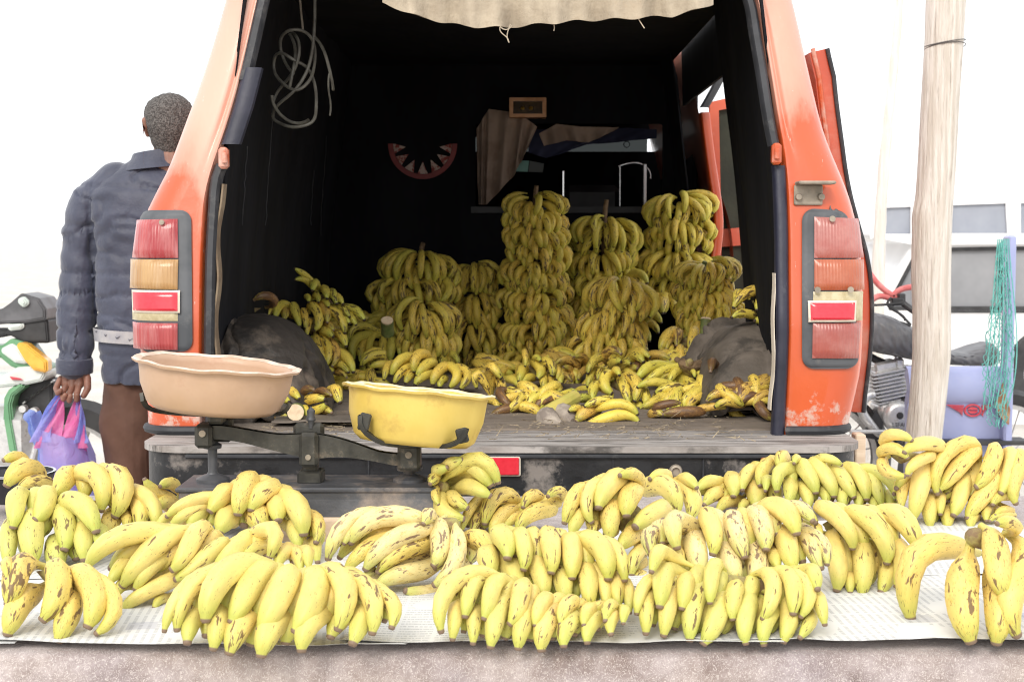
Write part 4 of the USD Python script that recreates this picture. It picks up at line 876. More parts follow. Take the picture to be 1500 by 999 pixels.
# ---------------------------------------------------------------- bananas inside the van
I1, I2, I6, I7 = (320, 380, 4.1625), (500, 350, 4.1625), (680, 500, 6.25), (780, 480, 4.1667)
VK = dict(group=GROUP_VAN, sides=9)
def stalk(label, x, ytop, Y, tiers, mt='peel_spotted', mts=None, green=.3, w=.031, stem=None, spread=118, name='banana_stalk', tilt=0.0, stub='stalk_brown'):
    """A whole cut stalk standing on end. tiers: (photo height of the tier's middle, half width in the photograph, shift, fingers round the front, length factor)."""
    s = Y / F; c0 = at(x, ytop, Y); low = at(x, tiers[-1][0], Y)
    node = thing(name, label, 'banana stalk', (c0[0], c0[1], low[2] - .05), GROUP_VAN)
    top = at(x, stem if stem else ytop - 4, Y); bot = np.array([c0[0], c0[1] + .02, low[2] - .03])
    obj('stem', tube(spline([top + [.004, 0, 0], (top * .7 + bot * .3) + [-.004, .004, 0], (top + bot) / 2, bot], 14), np.linspace(.008, .020, 14), 9), stub, node)
    k = 0
    for ti, (ty, hw, dx, nf, lf) in enumerate(tiers):
        c = at(x + dx, ty, Y); R = hw * s * (1 + .07 * (-1) ** ti); h = w * 2.75 * lf; c = c + np.array([rng.normal(0, .007), 0, rng.normal(0, .004)]); tl_, tp_ = rng.uniform(.004, .014), rng.uniform(0, 6.28); off = rng.uniform(-.3, .3)
        for row in (0, 1):
            n = nf if row == 0 else max(nf - 1, 3)
            for i in range(n):
                phi = math.radians(-spread + 2 * spread * (i + (.5 if row else 0)) / max(nf - 1, 1)) + rng.normal(0, .06) + off * .3
                if (row and abs(phi) > math.radians(spread)) or rng.random() < .05: continue
                o = np.array([math.sin(phi), -math.cos(phi), 0]); rr = R * (1 + rng.normal(0, .05)) * (.80 if row else 1.0); dz = -h * (.36 if row else 0) + rng.normal(0, .010); L = h * (1 + rng.normal(0, .07))
                dz += tl_ * math.sin(phi + tp_); tw = rng.normal(0, .14); sd = np.array([math.cos(phi), math.sin(phi), 0]) * tw * L
                b = c + o * rr * .52 + [0, 0, L * .46 + dz] - sd * .3; m = c + o * rr * 1.0 + [0, 0, L * .14 + dz]; t = c + o * rr * ((.88 if row == 0 else .95) + rng.normal(0, .03)) + [0, 0, -L * .50 + dz] + sd
                neck = c + o * R * .22 + [0, 0, L * .44 + dz]
                put_banana(node, 'banana', neck, b, m, t, w * (1 + rng.normal(0, .05)), green + .12 * (ti == 0), (mts[(k * 7 + ti) % len(mts)] if mts else mt), 9); k += 1
    return node
SP, FR_, OV = 'peel_stalk_ripe', 'peel_stalk', 'peel_overripe'
stalk('tallest stalk of bananas, a column of many tiers in the middle of the van', 784, 300, 5.25, [(306, 39, -4, 12, 1.0), (328, 43, -3, 13, .95), (350, 41, -2, 13, .95), (372, 46, -1, 14, .95), (394, 44, 0, 14, .95), (416, 48, 2, 15, .95), (438, 46, 4, 15, .95), (460, 51, 5, 15, 1.0), (482, 50, 6, 15, 1.0), (504, 54, 6, 15, 1.0), (526, 53, 6, 14, 1.0)], mts=[SP, FR_, FR_, SP, FR_], green=.12, stem=272, w=.0262)
stalk('green topped stalk of bananas with a dark stem end, right of the tallest one', 887, 322, 5.4, [(343, 46, 0, 14, 1.3), (386, 49, 2, 14, 1.15), (418, 46, 0, 14, 1.1), (450, 48, -6, 13, 1.1)], mts=[FR_, SP, FR_], green=.38, stem=293, w=.0275)
stalk('rounded yellow green stalk of bananas in front of the red door pillar', 995, 290, 5.45, [(302, 45, 0, 13, 1.15), (343, 51, 0, 15, 1.15), (388, 47, -8, 14, 1.2), (425, 42, -10, 12, 1.0)], mts=[FR_, SP, FR_], green=.28, stem=300, w=.0272)
stalk('stalk of bananas with a thick green stem stub, above the right wheel arch', 1031, 400, 4.95, [(405, 42, 0, 13, 1.05), (430, 47, 3, 15, .95), (454, 45, 4, 14, .9), (474, 44, 4, 12, .9)], mts=[SP, FR_, FR_], green=.12, stem=383, stub='stalk_green', w=.0245)
stalk('drooping orange yellow stalk of bananas standing before the green topped stalk', 900, 425, 4.85, [(438, 45, 2, 12, 1.3), (474, 50, -2, 13, 1.3), (506, 48, -8, 12, 1.25)], mts=[SP, SP, FR_], green=.05, w=.028, stem=440)
stalk('dark stalk of bananas with a cut stem standing up behind the left heap', 618, 388, 5.2, [(396, 51, 0, 14, 1.2), (432, 68, -12, 16, 1.15)], mts=[SP, SP, FR_], green=.38, stem=356, w=.028)
stalk('round freckled stalk of bananas below the dark stalk with the cut stem', 624, 452, 5.0, [(468, 45, 0, 13, 1.4), (500, 42, 6, 12, 1.3)], mts=[SP, FR_, SP], green=.2, w=.0275, stem=470)
stalk('narrow spotted stalk of bananas just left of the tallest one', 698, 400, 5.35, [(404, 30, -2, 9, 1.2), (446, 37, -2, 11, 1.25), (490, 38, 0, 11, 1.3), (528, 36, 4, 10, 1.2)], mts=[SP, FR_, SP], green=.2, w=.0285, stem=410)
hand('heap of hanging banana hands against the left wall, above the wheel arch', I1, 690, '''330 285 222 365 58
355 295 288 365 52
405 270 345 370 58 360 300
420 320 400 375 55
455 270 495 415 58 475 340
520 310 527 425 52
555 270 580 435 62 610 340
605 270 660 390 58 660 320
655 300 770 455 62 740 350
560 370 540 465 42
605 430 705 475 62 660 440
640 400 705 435 52
720 450 782 535 58
595 480 650 635 58 620 560
640 480 652 655 58 675 560
690 500 690 655 52 722 580
725 560 822 695 62 800 620
650 690 705 695 52
700 640 795 695 58
720 690 785 725 42''', mts=[FR_, SP, FR_, OV], green=.12, Yc=4.28, **VK)
hand('green shoots of the topmost banana hand in the heap at the left', I1, 400, '''555 120 460 52 48 505 80
560 150 462 125 42
600 150 570 195 52
640 180 662 245 52
680 200 722 275 52
590 220 610 265 46
695 290 742 385 58
715 290 802 355 52
775 290 892 375 58 850 318
755 330 842 405 52
740 350 802 395 46
700 220 762 275 42
640 260 672 295 42
540 230 550 265 42''', mts=[FR_, SP], green=.7, Yc=4.45, **VK)
hand('shrivelled brown banana hand on top of the left tarpaulin', I1, 345, '''345 262 212 252 56 300 222
65 280 92 350 44
118 320 162 352 42''', mt='peel_brown', Yc=4.16, **VK)
n = hand('green yellow hand with a pale cut stem, in front of the left heap', I2, 850, '''205 545 48 645 52 100 528
185 580 80 745 58 88 610
172 590 140 770 48 120 680
215 570 175 745 48 168 660
260 590 213 760 52 252 680
287 620 222 815 48 272 720
325 590 303 745 62
370 620 360 715 48
390 610 470 725 58 460 660
440 620 572 745 62 530 658
130 770 135 855 48
185 750 180 855 48
100 640 110 755 42
400 680 420 725 42
600 720 610 765 52
620 700 717 765 52 690 708''', mts=[FR_, FR_, SP], green=.55, Yc=4.7, **VK)
p = at(568, 488, 4.70); q = at(567, 470, 4.66); st = obj('cut_stem', tube([p, (p + q) / 2, q], [.021, .02, .0195], 14), 'stalk_green', n); obj('cut_end', disc(q + [0, -.001, .001], .0185, .004, (0.05, -.75, 1), 18), 'stalk_cut', st)
hand('bright spotted hand of bananas just behind the yellow basin', I2, 900, '''440 720 303 835 68 360 735
530 705 445 815 68 460 715
580 755 458 840 68
300 760 258 865 52
430 770 318 885 62
450 820 388 885 62
570 820 448 895 68
640 765 558 895 68
655 770 655 910 62 705 815
720 780 718 915 62 772 830
630 850 600 910 58
780 840 738 925 52''', mts=[FR_, SP], green=.12, Yc=4.15, group=GROUP_VAN, sides=10)
hand('few pale spotted bananas curling over the right rim of the yellow basin', I6, 700, '''210 420 115 435 80 110 285
250 380 345 345 100 240 225
300 355 340 550 100 345 430
215 540 300 645 64 290 565
225 650 252 695 64
270 560 318 705 64 332 620''', mt=SP, green=.1, Yc=4.0, crown=(240, 600), group=GROUP_VAN, sides=10)
hand('hand of short yellow bananas at the foot of the tallest stalk', I6, 470, '''620 185 660 345 100 702 255
680 180 800 325 92 800 215
800 225 840 355 64 864 270
860 290 888 395 80
700 290 732 455 92
770 325 832 465 82
560 255 500 375 100
645 335 525 395 80
870 420 870 495 62
400 345 505 435 82
540 440 682 465 82
550 85 556 235 64
640 165 702 185 64''', mts=[FR_, FR_, SP], green=.2, Yc=4.5, group=GROUP_VAN, sides=10)
hand('curved yellow bananas lying in the litter at the middle of the van floor', I6, 735, '''380 440 358 608 100 525 500
500 470 640 650 100 640 500
640 635 365 690 92 560 718
520 555 560 625 72
380 710 475 740 52''', mt=SP, green=.3, Yc=3.85, group=GROUP_VAN, sides=10, necks=False)
hand('small green curled bananas beside the cut green stem on the floor', I6, 660, '''720 540 760 645 62 785 565
800 560 852 605 62
875 525 1042 495 62 1000 455
690 620 742 655 62
1130 520 1030 575 80''', mt=FR_, green=.95, Yc=3.95, group=GROUP_VAN, sides=10)
hand('yellow hand of bananas standing in the centre front of the load', I7, 495, '''480 275 490 405 82 436 330
530 295 592 465 72 570 390
565 285 620 455 82 638 350
640 335 712 495 72 690 420
420 345 370 445 72 368 380
430 370 482 445 62
500 270 532 295 52
600 450 682 525 52''', mt=FR_, mts=[FR_, FR_, SP], green=.2, Yc=4.05, group=GROUP_VAN, sides=10)
hand('pale yellow bananas lying flat along the rear edge of the floor', I7, 590, '''395 495 645 535 62 510 462
325 592 650 585 72 470 545
395 500 265 575 82
475 440 315 485 58
300 500 218 512 52''', mts=[FR_, FR_, OV], green=.05, Yc=3.72, lean=.2, reach=3.0, group=GROUP_VAN, sides=10)
hand('row of blackened bananas lying on the floor edge, right of the pale ones', I7, 548, '''1055 515 790 535 76 930 512
725 530 800 535 58
1045 490 1185 492 54
740 495 905 460 54''', mts=['peel_brown', OV, OV, 'peel_brown'], Yc=3.78, lean=.2, reach=2.6, group=GROUP_VAN, sides=10)
n = hand('upturned hand with its dark crown on top and fingers spread below', I7, 460, '''805 230 635 325 72 700 245
885 230 685 345 62 775 270
910 250 828 345 52
905 300 785 435 72 880 395
865 330 745 345 62 800 352
930 290 1095 435 76 1000 370
970 258 992 305 34
1000 258 1062 385 46
1010 250 1185 455 62 1085 340
1035 245 1225 415 62 1140 318
950 375 940 460 68
990 425 990 475 54
820 340 872 375 62''', mt=FR_, green=.5, crown=(960, 215), Yc=4.1, group=GROUP_VAN, sides=10)
obj('dark_crown', tube(spline([at(991 + 0, 526, 4.14), at(1000, 532, 4.12), at(1012, 536, 4.11), at(1024, 534, 4.12), at(1030, 527, 4.14)], 14), [.008] * 3 + [.014] * 8 + [.008] * 3, 8), 'stalk_brown', n)
hand('heap of small mottled bananas behind the centre hand', I7, 360, '''430 180 335 285 62 368 205
430 190 545 165 64 490 135
475 235 545 210 52
530 250 605 220 52
590 280 645 250 52
610 180 682 215 64
615 150 722 185 52
700 170 845 195 52 765 160
380 255 335 365 54
420 265 400 325 52
655 235 705 245 52
265 395 365 382 46''', mts=[SP, OV, FR_], green=.35, Yc=4.5, **VK)
hand('orange yellow bananas in the shadow at the foot of the drooping stalk', I7, 290, '''285 240 135 225 54 220 192
255 290 185 240 44
330 200 250 180 44
150 280 240 330 46
330 250 280 320 46
200 330 250 355 44''', mt=OV, Yc=4.7, **VK)
hand('overripe brown and yellow bananas slumped at the right end of the floor', I7, 585, '''1205 290 1265 405 62 1285 325
1300 360 1385 455 72 1345 395
1245 420 1385 495 72 1320 438
1195 415 1375 565 72 1225 515
1370 520 1445 545 72
1440 395 1450 475 62
1390 560 1330 590 44
1110 215 1085 275 62
1145 280 1180 320 52''', mts=['peel_brown', OV, 'peel_brown', SP, 'peel_brown'], Yc=3.85, group=GROUP_VAN, sides=10)
n = hand('freckled bananas round a cut brown stem, left of the right wheel arch', I7, 190, '''885 20 778 145 72 820 55
900 30 880 115 62
985 5 958 135 68 975 60
860 60 815 135 54
870 150 955 172 54
920 150 992 195 54
1020 135 1010 205 54
1060 145 1060 205 48
830 110 850 170 50''', mt=SP, mts=[SP, OV], green=.05, Yc=4.6, **VK)
p = at(1031, 512, 4.6); q = at(1034, 468, 4.62); st = obj('cut_stem', tube([p, (p + q) / 2, q], [.017, .016, .016], 14), 'stalk_green', n); obj('cut_end', disc(q + [0, 0, .001], .0155, .004, (.05, -.3, 1), 18), 'stalk_cut', st)
hand('short bunch of bananas resting on top of the right wheel arch', (700, 150, 2.0), 655, '''835 555 748 605 36 785 560
852 570 818 612 36
850 600 808 640 34 838 630
815 625 742 632 28
850 620 828 655 30
770 560 755 600 30''', mt=SP, mts=[SP, FR_], green=.1, Yc=3.95, **VK)
hand('sideways yellow bananas beside the drooping orange yellow stalk', (820, 280, 3.995), 945, '''480 712 595 775 54 545 716
440 752 575 835 54 515 765
410 782 522 885 62 475 805
400 840 515 940 58 450 880
490 682 585 702 52
540 620 562 695 62
410 492 512 545 54 475 485
395 520 480 640 50 470 560
430 910 410 945 46
590 640 600 720 60''', mt=FR_, mts=[FR_, SP], green=.3, Yc=4.75, **VK)
hand('dull greenish hand of bananas in the gap between the two right hand stalks', (920, 260, 4.539), 905, '''195 790 160 875 62
240 785 240 905 72
290 790 300 920 70
380 810 360 900 60
455 855 410 910 55
480 860 520 930 58
540 870 600 940 60
580 830 650 930 70
640 830 690 880 55''', mt=SP, green=.3, Yc=4.85, **VK)

def heap(label, x0, x1, y0, y1, Yc, n, px, mts, green, seed):
    """A loose pile: fingers lying every way, the upper ones farther back and higher."""
    global rng
    keep, rng = rng, np.random.default_rng(seed); L = []
    for _ in range(n):
        x, y = rng.uniform(x0, x1), y0 + (y1 - y0) * rng.random() ** .8; a = rng.uniform(-2.6, 2.6) + math.pi / 2; l = px * rng.uniform(2.4, 3.2); dx, dy = math.cos(a) * l / 2, abs(math.sin(a)) * l / 2 * .75; bx = rng.choice([-1, 1]) * px * .5
        L.append(f'{x - dx:.1f} {y - dy:.1f} {x + dx:.1f} {y + dy:.1f} {px * rng.uniform(.9, 1.1):.1f} {x + bx:.1f} {y - px * .35:.1f}')
    hand(label, (0, 0, 1), y1, ';'.join(L), mts=mts, green=green, Yc=Yc, lean=.9, sides=9, group=GROUP_VAN, reach=3.0, name='banana_heap', cat='banana heap'); rng = keep
heap('loose mixed bananas piled between the yellow basin and the tallest stalk', 690, 800, 525, 565, 4.8, 26, 15, [SP, FR_, SP], .2, 1)
heap('loose bananas filling the floor below the drooping orange yellow stalk', 800, 930, 520, 566, 4.7, 30, 15, [SP, FR_, OV], .25, 2)
heap('loose small bananas under the upturned hand with the dark crown', 925, 1060, 515, 560, 4.5, 26, 15, [SP, FR_, 'peel_brown', SP], .25, 3)
heap('spotted bananas strewn over the middle of the floor, right of the yellow basin', 735, 850, 572, 604, 3.9, 18, 16, [SP, FR_, SP, 'peel_brown'], .25, 8)
heap('yellow bananas lying behind the blackened row on the floor', 950, 1070, 565, 598, 3.98, 20, 16, [FR_, SP, FR_], .3, 9)
heap('browning bananas dumped against the right wheel arch', 1050, 1125, 560, 606, 3.74, 16, 16, [OV, SP, 'peel_brown'], .1, 4)
heap('bananas piled at the foot of the heap by the left wall', 455, 560, 520, 590, 4.5, 26, 14, [SP, FR_, FR_], .15, 5)
heap('dim bananas heaped between the dark stalk and the left wall', 470, 580, 440, 520, 5.0, 26, 13, [SP, FR_], .4, 6)
# litter by the left arch and on the floor
hand('broken yellow and brown bananas lying by the left wheel arch', I1, 965, '''420 795 495 855 62 460 812
380 880 432 872 52
295 968 425 962 44
510 825 585 795 54
515 875 655 855 64 585 845
540 925 660 875 58 610 915
620 940 695 938 58
600 810 692 832 48
690 800 745 880 82
510 900 540 965 52''', mts=[SP, FR_, OV, 'peel_brown'], green=.15, lean=.05, slope=.012, Yc=3.645, group=GROUP_VAN, sides=10)
def cut_stump(label, x, y, r, Y, axis, L=.10):
    c = at(x, y, Y); rr = r * Y / F; a = np.array(axis, float); a /= np.linalg.norm(a)
    n_ = thing('cut_stalk_piece', label, 'cut stalk', tuple(c - [0, 0, rr])); obj('stalk', rough(tube([c - a * .002, c - a * L * .5, c - a * L], [rr, rr * .97, rr * .95], 18), .0015, 40), 'stalk_green' if r < 13 else 'stalk_brown', n_, smooth=50); obj('cut_face', disc(c, rr * .97, .005, a, 22), 'stalk_cut', n_, smooth=50)
cut_stump('round pale cut end of a stalk lying behind the pink basin', 433, 604, 12.5, 3.62, (.1, -1, .06))
cut_stump('pale squared stub of stalk by the right wheel arch', 1101, 565, 11, 4.1, (.3, -.6, .9), .06)
c = at(843, 581, 3.9)
n_ = thing('cut_stalk_piece', 'straight green yellow stalk with a dark cut end, slanting over the floor litter', 'cut stalk', tuple(c)); obj('stalk', tube(spline([at(842, 582, 3.86), at(825, 592, 3.80), at(800, 610, 3.72)], 10), np.linspace(.019, .022, 10), 10), 'stalk_yellow', n_) if False else None
mat('stalk_yellow', (.50, .46, .10), (.60, .50, .13), 30, .5); mat('stalk_grey', (.22, .18, .15), (.40, .34, .28), 30, .8, bump=.002)
obj('stalk', tube(spline([at(842, 582, 3.86), at(825, 592, 3.81), at(803, 606, 3.76)], 10), np.linspace(.019, .022, 10), 10), 'stalk_yellow', n_); obj('cut_end', disc(at(843, 581, 3.863), .018, .006, (.8, -.4, .5), 16), 'stalk_grey', n_)
n_ = thing('cut_stalk_piece', 'pair of greyish brown stalk butts at the rear edge of the floor', 'cut stalk', tuple(at(815, 615, 3.74)))
obj('butt', rough(tube(spline([at(798, 608, 3.75), at(808, 616, 3.70), at(822, 620, 3.68)], 10), [.012, .021, .026, .028, .028, .027, .024, .018, .012, .006], 12), .003, 40), 'stalk_grey', n_); obj('butt', rough(tube(spline([at(818, 602, 3.80), at(830, 610, 3.75), at(839, 617, 3.72)], 10), [.010, .018, .024, .028, .029, .028, .026, .022, .016, .008], 12), .003, 40), 'stalk_grey', n_)
# straw and dust of the load: uncounted
mat('straw', (.20, .15, .10), (.42, .34, .22), 90, .9); bits = []
for _ in range(420):
    x, y = rng.uniform(-.58, .58), 3.34 + abs(rng.normal(0, .30)); z = zt + .012; a = rng.uniform(0, 6.28); L = rng.uniform(.006, .035); d = np.array([math.cos(a), math.sin(a), rng.normal(0, .15)]) * L
    p = np.array([VX + x, y, z]); q = np.array([-d[1], d[0], 0]) / L * .0012; bits.append((np.array([p - q, p + q, p + d + q * .5 + [0, 0, .003], p + d - q * .5 + [0, 0, .001]]), np.array([(0, 1, 2, 3)])))
obj('litter', bits, 'straw', None, smooth=False, label='scraps of straw and dry peel strewn on the van floor', cat='litter', kind='stuff')
# ---------------------------------------------------------------- weighing scale and its basins
mat('iron', (.035, .034, .030), (.075, .072, .062), 16, .5, metal=.35, dirt=(.34, .27, .20), dscale=16, dlo=.56, dhi=.68, damt=.6, bump=.001, bscale=60)
mat('grey_iron', (.060, .062, .070), (.10, .102, .112), 12, .5, metal=.2, dirt=(.46, .36, .28), dscale=7, dlo=.5, dhi=.68, damt=.65, bump=.001, bscale=60)
mat('pink_plastic', (.45, .295, .195), (.51, .345, .24), 5, .42, dirt=(.36, .18, .11), dscale=10, dlo=.56, dhi=.70, damt=.5, bump=.001, bscale=30)
mat('yellow_plastic', (.60, .43, .09), (.67, .50, .13), 5, .45, dirt=(.40, .24, .06), dscale=13, dlo=.56, dhi=.68, damt=.5, bump=.001, bscale=30)
mat('chipped_rim', (.56, .41, .32), (.68, .58, .49), 40, .6, dirt=(.5, .36, .26), dscale=30); mat('chipped_rim_y', (.74, .60, .28), (.80, .72, .50), 40, .6)
mat('pale_board', (.60, .45, .32), (.70, .56, .42), 5, .8, stretch=(1, 12, 12), bump=.001)
SY = 2.62; s_ = SY / F
scl = thing('weighing_scale', 'old black iron beam scale with two cradles, dusty grey base', 'scale', tuple(at(450, 745, SY)))
bx0, bx1 = at(262, 740, SY), at(636, 740, SY); zb, zt_ = at(400, 756, SY)[2], at(400, 716, SY)[2]; cx, w_ = (bx0[0] + bx1[0]) / 2, bx1[0] - bx0[0]
def frustum(z0, z1, gx, gy, dx=0.0):
    pts = [(cx + a * (w_ / 2 + gx * (k == 0)), SY + .07 + b * (.07 + gy * (k == 0)), (z0, z1)[k]) for a in (-1, 1) for b in (-1, 1) for k in (0, 1)]; return trimesh.convex.convex_hull(np.array(pts))
base = obj('base', [frustum(zb, zb + .030, .006, .004), frustum(zb + .0295, zt_ - .006, .0, .0)], 'grey_iron', scl, label='dusty grey iron base')
obj('base_top', box((cx, SY + .07, zt_ - .002), (w_ + .012, .15, .009), .003), 'grey_iron', base)
def post(x, ytop, r, name='post'):
    t = at(x, ytop, SY + .07); z0 = zt_
    return obj(name, lathe([(.030, z0), (.030, z0 + .008), (.018, z0 + .014), (.011, z0 + .016), (r, z0 + .02), (r, t[2] - .022), (r * 1.9, t[2] - .02), (r * 2.0, t[2] - .014), (r * 1.2, t[2] - .01), (r, t[2])], (t[0], t[1], 0), 20), 'grey_iron', scl)
post(311, 640, .0085); post(600, 672, .012)
cpx = at(456, 700, SY + .07); obj('post', [box((cpx[0], cpx[1], (zt_ + at(456, 640, SY + .07)[2]) / 2), (.026, .030, at(456, 640, SY + .07)[2] - zt_), .004), box((cpx[0], cpx[1], zt_ + .012), (.045, .05, .024), .004)], 'iron', scl, label='square middle post')
def beam(pts, hh, Y, th, name='beam'):
    c = spline([at(x, y, Y) for x, y in pts], 26); h = np.interp(np.linspace(0, 1, 26), np.linspace(0, 1, len(hh)), hh); P = np.array([[p + np.array([0, b * th, a * k]) for a, b in ((1, -.5), (1, .5), (-1, .5), (-1, -.5), (1, -.5))] for p, k in zip(c, h)]); return obj(name, shell(P, .0015), 'iron', scl, smooth=30)
beam([(312, 632), (360, 638), (410, 648), (456, 652), (500, 655), (560, 669), (602, 672)], [.013, .013, .016, .024, .016, .010, .012], SY + .045, .012); beam([(312, 632), (360, 638), (410, 648), (456, 652), (500, 655), (560, 669), (602, 672)], [.013, .013, .016, .024, .016, .010, .012], SY + .10, .012)
k_ = at(453, 658, SY + .04); obj('knife_block', [box(k_, (.034, .03, .062), .006), box(k_ + [-.003, .02, .030], (.055, .02, .03), .006)], 'iron', scl); obj('pointer', lathe([(.004, 0), (.0055, .012), (.009, .016), (.0065, .022), (.0075, .032), (.0, .040)], k_ + [.002, .012, .036], 14), 'grey_iron', scl)
obj('screw', disc(k_ + [0, -.016, -.012], .005, .005), 'old_steel', scl)
def carrier(x, y, w, h, name='carrier'):
    c = at(x, y, SY + .05); n_ = obj(name, [box(c, (w * s_, .05, h * s_), .006)], 'iron', scl); obj('screw', disc(c + [0, -.027, .006], .006, .005), 'old_steel', n_); return c
carrier(301, 637, 26, 36); obj('carrier', [box(at(325, 628, SY + .075), (.040, .03, .046), .006)], 'iron', scl); carrier(600, 668, 34, 40)
obj('carrier', [box(at(318, 608, SY + .045), (.030, .03, .030), .005)], 'iron', scl)
def strap(pts, wd, Y, name='cradle_arm', th=.005, dy=0.0):
    c = spline([at(x, y, Y + d) for x, y, d in pts], 24); T = np.gradient(c, axis=0); T /= np.linalg.norm(T, axis=1)[:, None]
    P = []
    for p, t in zip(c, T):
        sdv = np.cross(t, [1.0, .0, .0]) if abs(t[0]) < .5 else np.array([0, 1.0, 0]); sdv = np.array([0, 1.0, 0]) ; nn = np.cross(t, sdv); nn /= np.linalg.norm(nn); P.append([p + sdv * a * wd / 2 + nn * b * th / 2 for a, b in ((-1, -1), (1, -1), (1, 1), (-1, 1), (-1, -1))])
    return obj(name, shell(np.array(P), .001), 'iron', scl, smooth=40)
# cradle of the yellow basin: arms cupping it from the front, left and right
strap([(528, 608, -.108), (532, 628, -.108), (548, 642, -.100), (600, 651, -.05), (640, 652, -.075), (666, 649, -.105), (680, 638, -.112), (684, 628, -.114)], .020, SY + .06, th=.006)
strap([(560, 620, .19), (575, 636, .16), (600, 647, .05)], .018, SY + .06); strap([(640, 625, .19), (625, 640, .16), (604, 647, .05)], .018, SY + .06)
obj('cradle_post', box(at(600, 654, SY + .06), (.034, .03, .018), .003), 'iron', scl)
for x, y, h in ((534, 618, 26), (677, 638, 22)): obj('cradle_hook', box(at(x, y, SY - .052), (.020, .006, h * s_), .003, rot=(0, 14 if x < 600 else -14, 0)), 'iron', scl)
# cradle of the pink basin
strap([(208, 575, .0), (211, 590, -.005), (232, 602, .03), (318, 607, .05), (395, 606, .03), (420, 600, -.0), (426, 590, .0)], .012, SY + .06)
def basin(label, Lp, Rp, h, rb, mt, rimmt, pitch, Y, seed):
    a, b = at(*Lp, Y), at(*Rp, Y); c = (a + b) / 2; R = np.linalg.norm(b - a) / 2; tilt = math.atan2(b[2] - a[2], b[0] - a[0])
    prof = [(0, -h + .004), (rb * R * .6, -h + .003), (rb * R - .012, -h), (rb * R, -h + .01), (rb * R + (1 - rb) * R * .45, -h * .5), (R - .012, -.012), (R - .010, -.004), (R, -.003), (R + .002, .001), (R - .004, .003), (R - .014, -.001), (R - .018, -.012), (rb * R + (1 - rb) * R * .42, -h * .5), (rb * R - .006, -h + .013), (rb * R * .6, -h + .007), (0, -h + .008)]
    A = np.linspace(0, 2 * np.pi, 73)[:-1]; P = []
    for r, z in prof:
        row = []
        for t in A:
            q = 1 + .006 * math.sin(3 * t + seed) + .003 * math.sin(7 * t + seed * 2); zz = z + (.0012 * math.sin(5 * t + seed) + .0009 * math.sin(13 * t)) * (z > -.02); row.append((r * q * math.cos(t), r * q * math.sin(t), zz))
        P.append(row)
    g = grid(np.array(P)[:, ::1], close_v=True); Ry = trimesh.transformations.rotation_matrix(-tilt, [0, 1, 0]) @ trimesh.transformations.rotation_matrix(-math.radians(pitch), [1, 0, 0]); g.apply_transform(Ry); g.apply_translation(c + [0, R * .0, 0]); g.fix_normals()
    n_ = thing('basin', label, 'basin', tuple(c - [0, 0, h])); obj('bowl', g, mt, n_, smooth=50)
    rim = np.array(P)[7:11]; q = grid(rim * np.array([1.0015, 1.0015, 1]) + [0, 0, .0006], close_v=True); q.apply_transform(Ry); q.apply_translation(c); q.fix_normals(); obj('rim', q, rimmt, n_, smooth=60, label='chipped pale rim'); return c
basin('dirty pink plastic basin tilted on the left cradle of the scale', (197, 521), (438, 545), .082, .80, 'pink_plastic', 'chipped_rim', 0, SY + .06, 1.0)
basin('yellow plastic basin sitting in the right cradle of the scale', (503, 561), (724, 583), .094, .80, 'yellow_plastic', 'chipped_rim_y', 4.6, SY + .06, 2.2)
wb = obj('wooden_board', box((cx + .075, SY + .085, (TABLE_Z + zb) / 2), (w_ - .14, .20, zb - TABLE_Z - .0015), .005), 'pale_board', label='thick pale board lying under the base of the scale', cat='board')
# dark bowl at the far left
c = at(20, 692, 2.95); bw = thing('dark_bowl', 'black bowl with a pale metal rim, mostly hidden at the left end', 'bowl', tuple(c)); R = .079
obj('bowl', lathe([(0, -.055), (R * .7, -.055), (R * .97, -.01), (R, 0), (R * .96, -.004), (R * .66, -.05), (0, -.05)], c, 36), 'rubber', bw, smooth=50); obj('rim', lathe([(R * .99, -.002), (R * 1.03, -.001), (R * 1.03, .003), (R * .96, .003), (R * .96, -.001)], c, 36), 'chrome', bw, smooth=50)
# ---------------------------------------------------------------- the man with the carrier bags
mat('jacket_cloth', (.028, .033, .060), (.045, .052, .088), 5, .55, sheen=.25, bump=.006, bscale=16, dirt=(.10, .10, .13), dscale=6, dlo=.52, dhi=.8, damt=.35)
mat('jacket_band', (.30, .295, .32), (.38, .365, .37), 20, .6)
mat('trouser_cloth', (.085, .040, .026), (.115, .058, .040), 6, .9, bump=.006, bscale=9)
mat('skin', (.17, .075, .05), (.235, .11, .075), 30, .5, sub=.05)
mat('hair', (.035, .03, .028), (.19, .175, .165), 210, .9, bump=.006, bscale=150, lo=.42, hi=.66)
mat('shoe', (.02, .018, .016), None, 10, .5)
MY = 5.07; m_ = MY / F
def mp(x, y, d=0.0): return at(x, y, MY) + np.array([0, d, 0])
man = thing('person', 'man seen from behind in a navy quilted jacket and brown trousers, holding carrier bags', 'person', tuple(at(225, 350, MY) * np.array([1, 1, 0])))
RING = [(560, 150, 300, .13), (545, 148, 302, .135), (500, 146, 304, .14), (450, 141, 307, .145), (400, 140, 308, .15), (350, 136, 312, .15), (310, 128, 322, .145), (285, 127, 324, .13), (265, 146, 308, .11), (248, 172, 286, .085), (236, 190, 272, .07)]
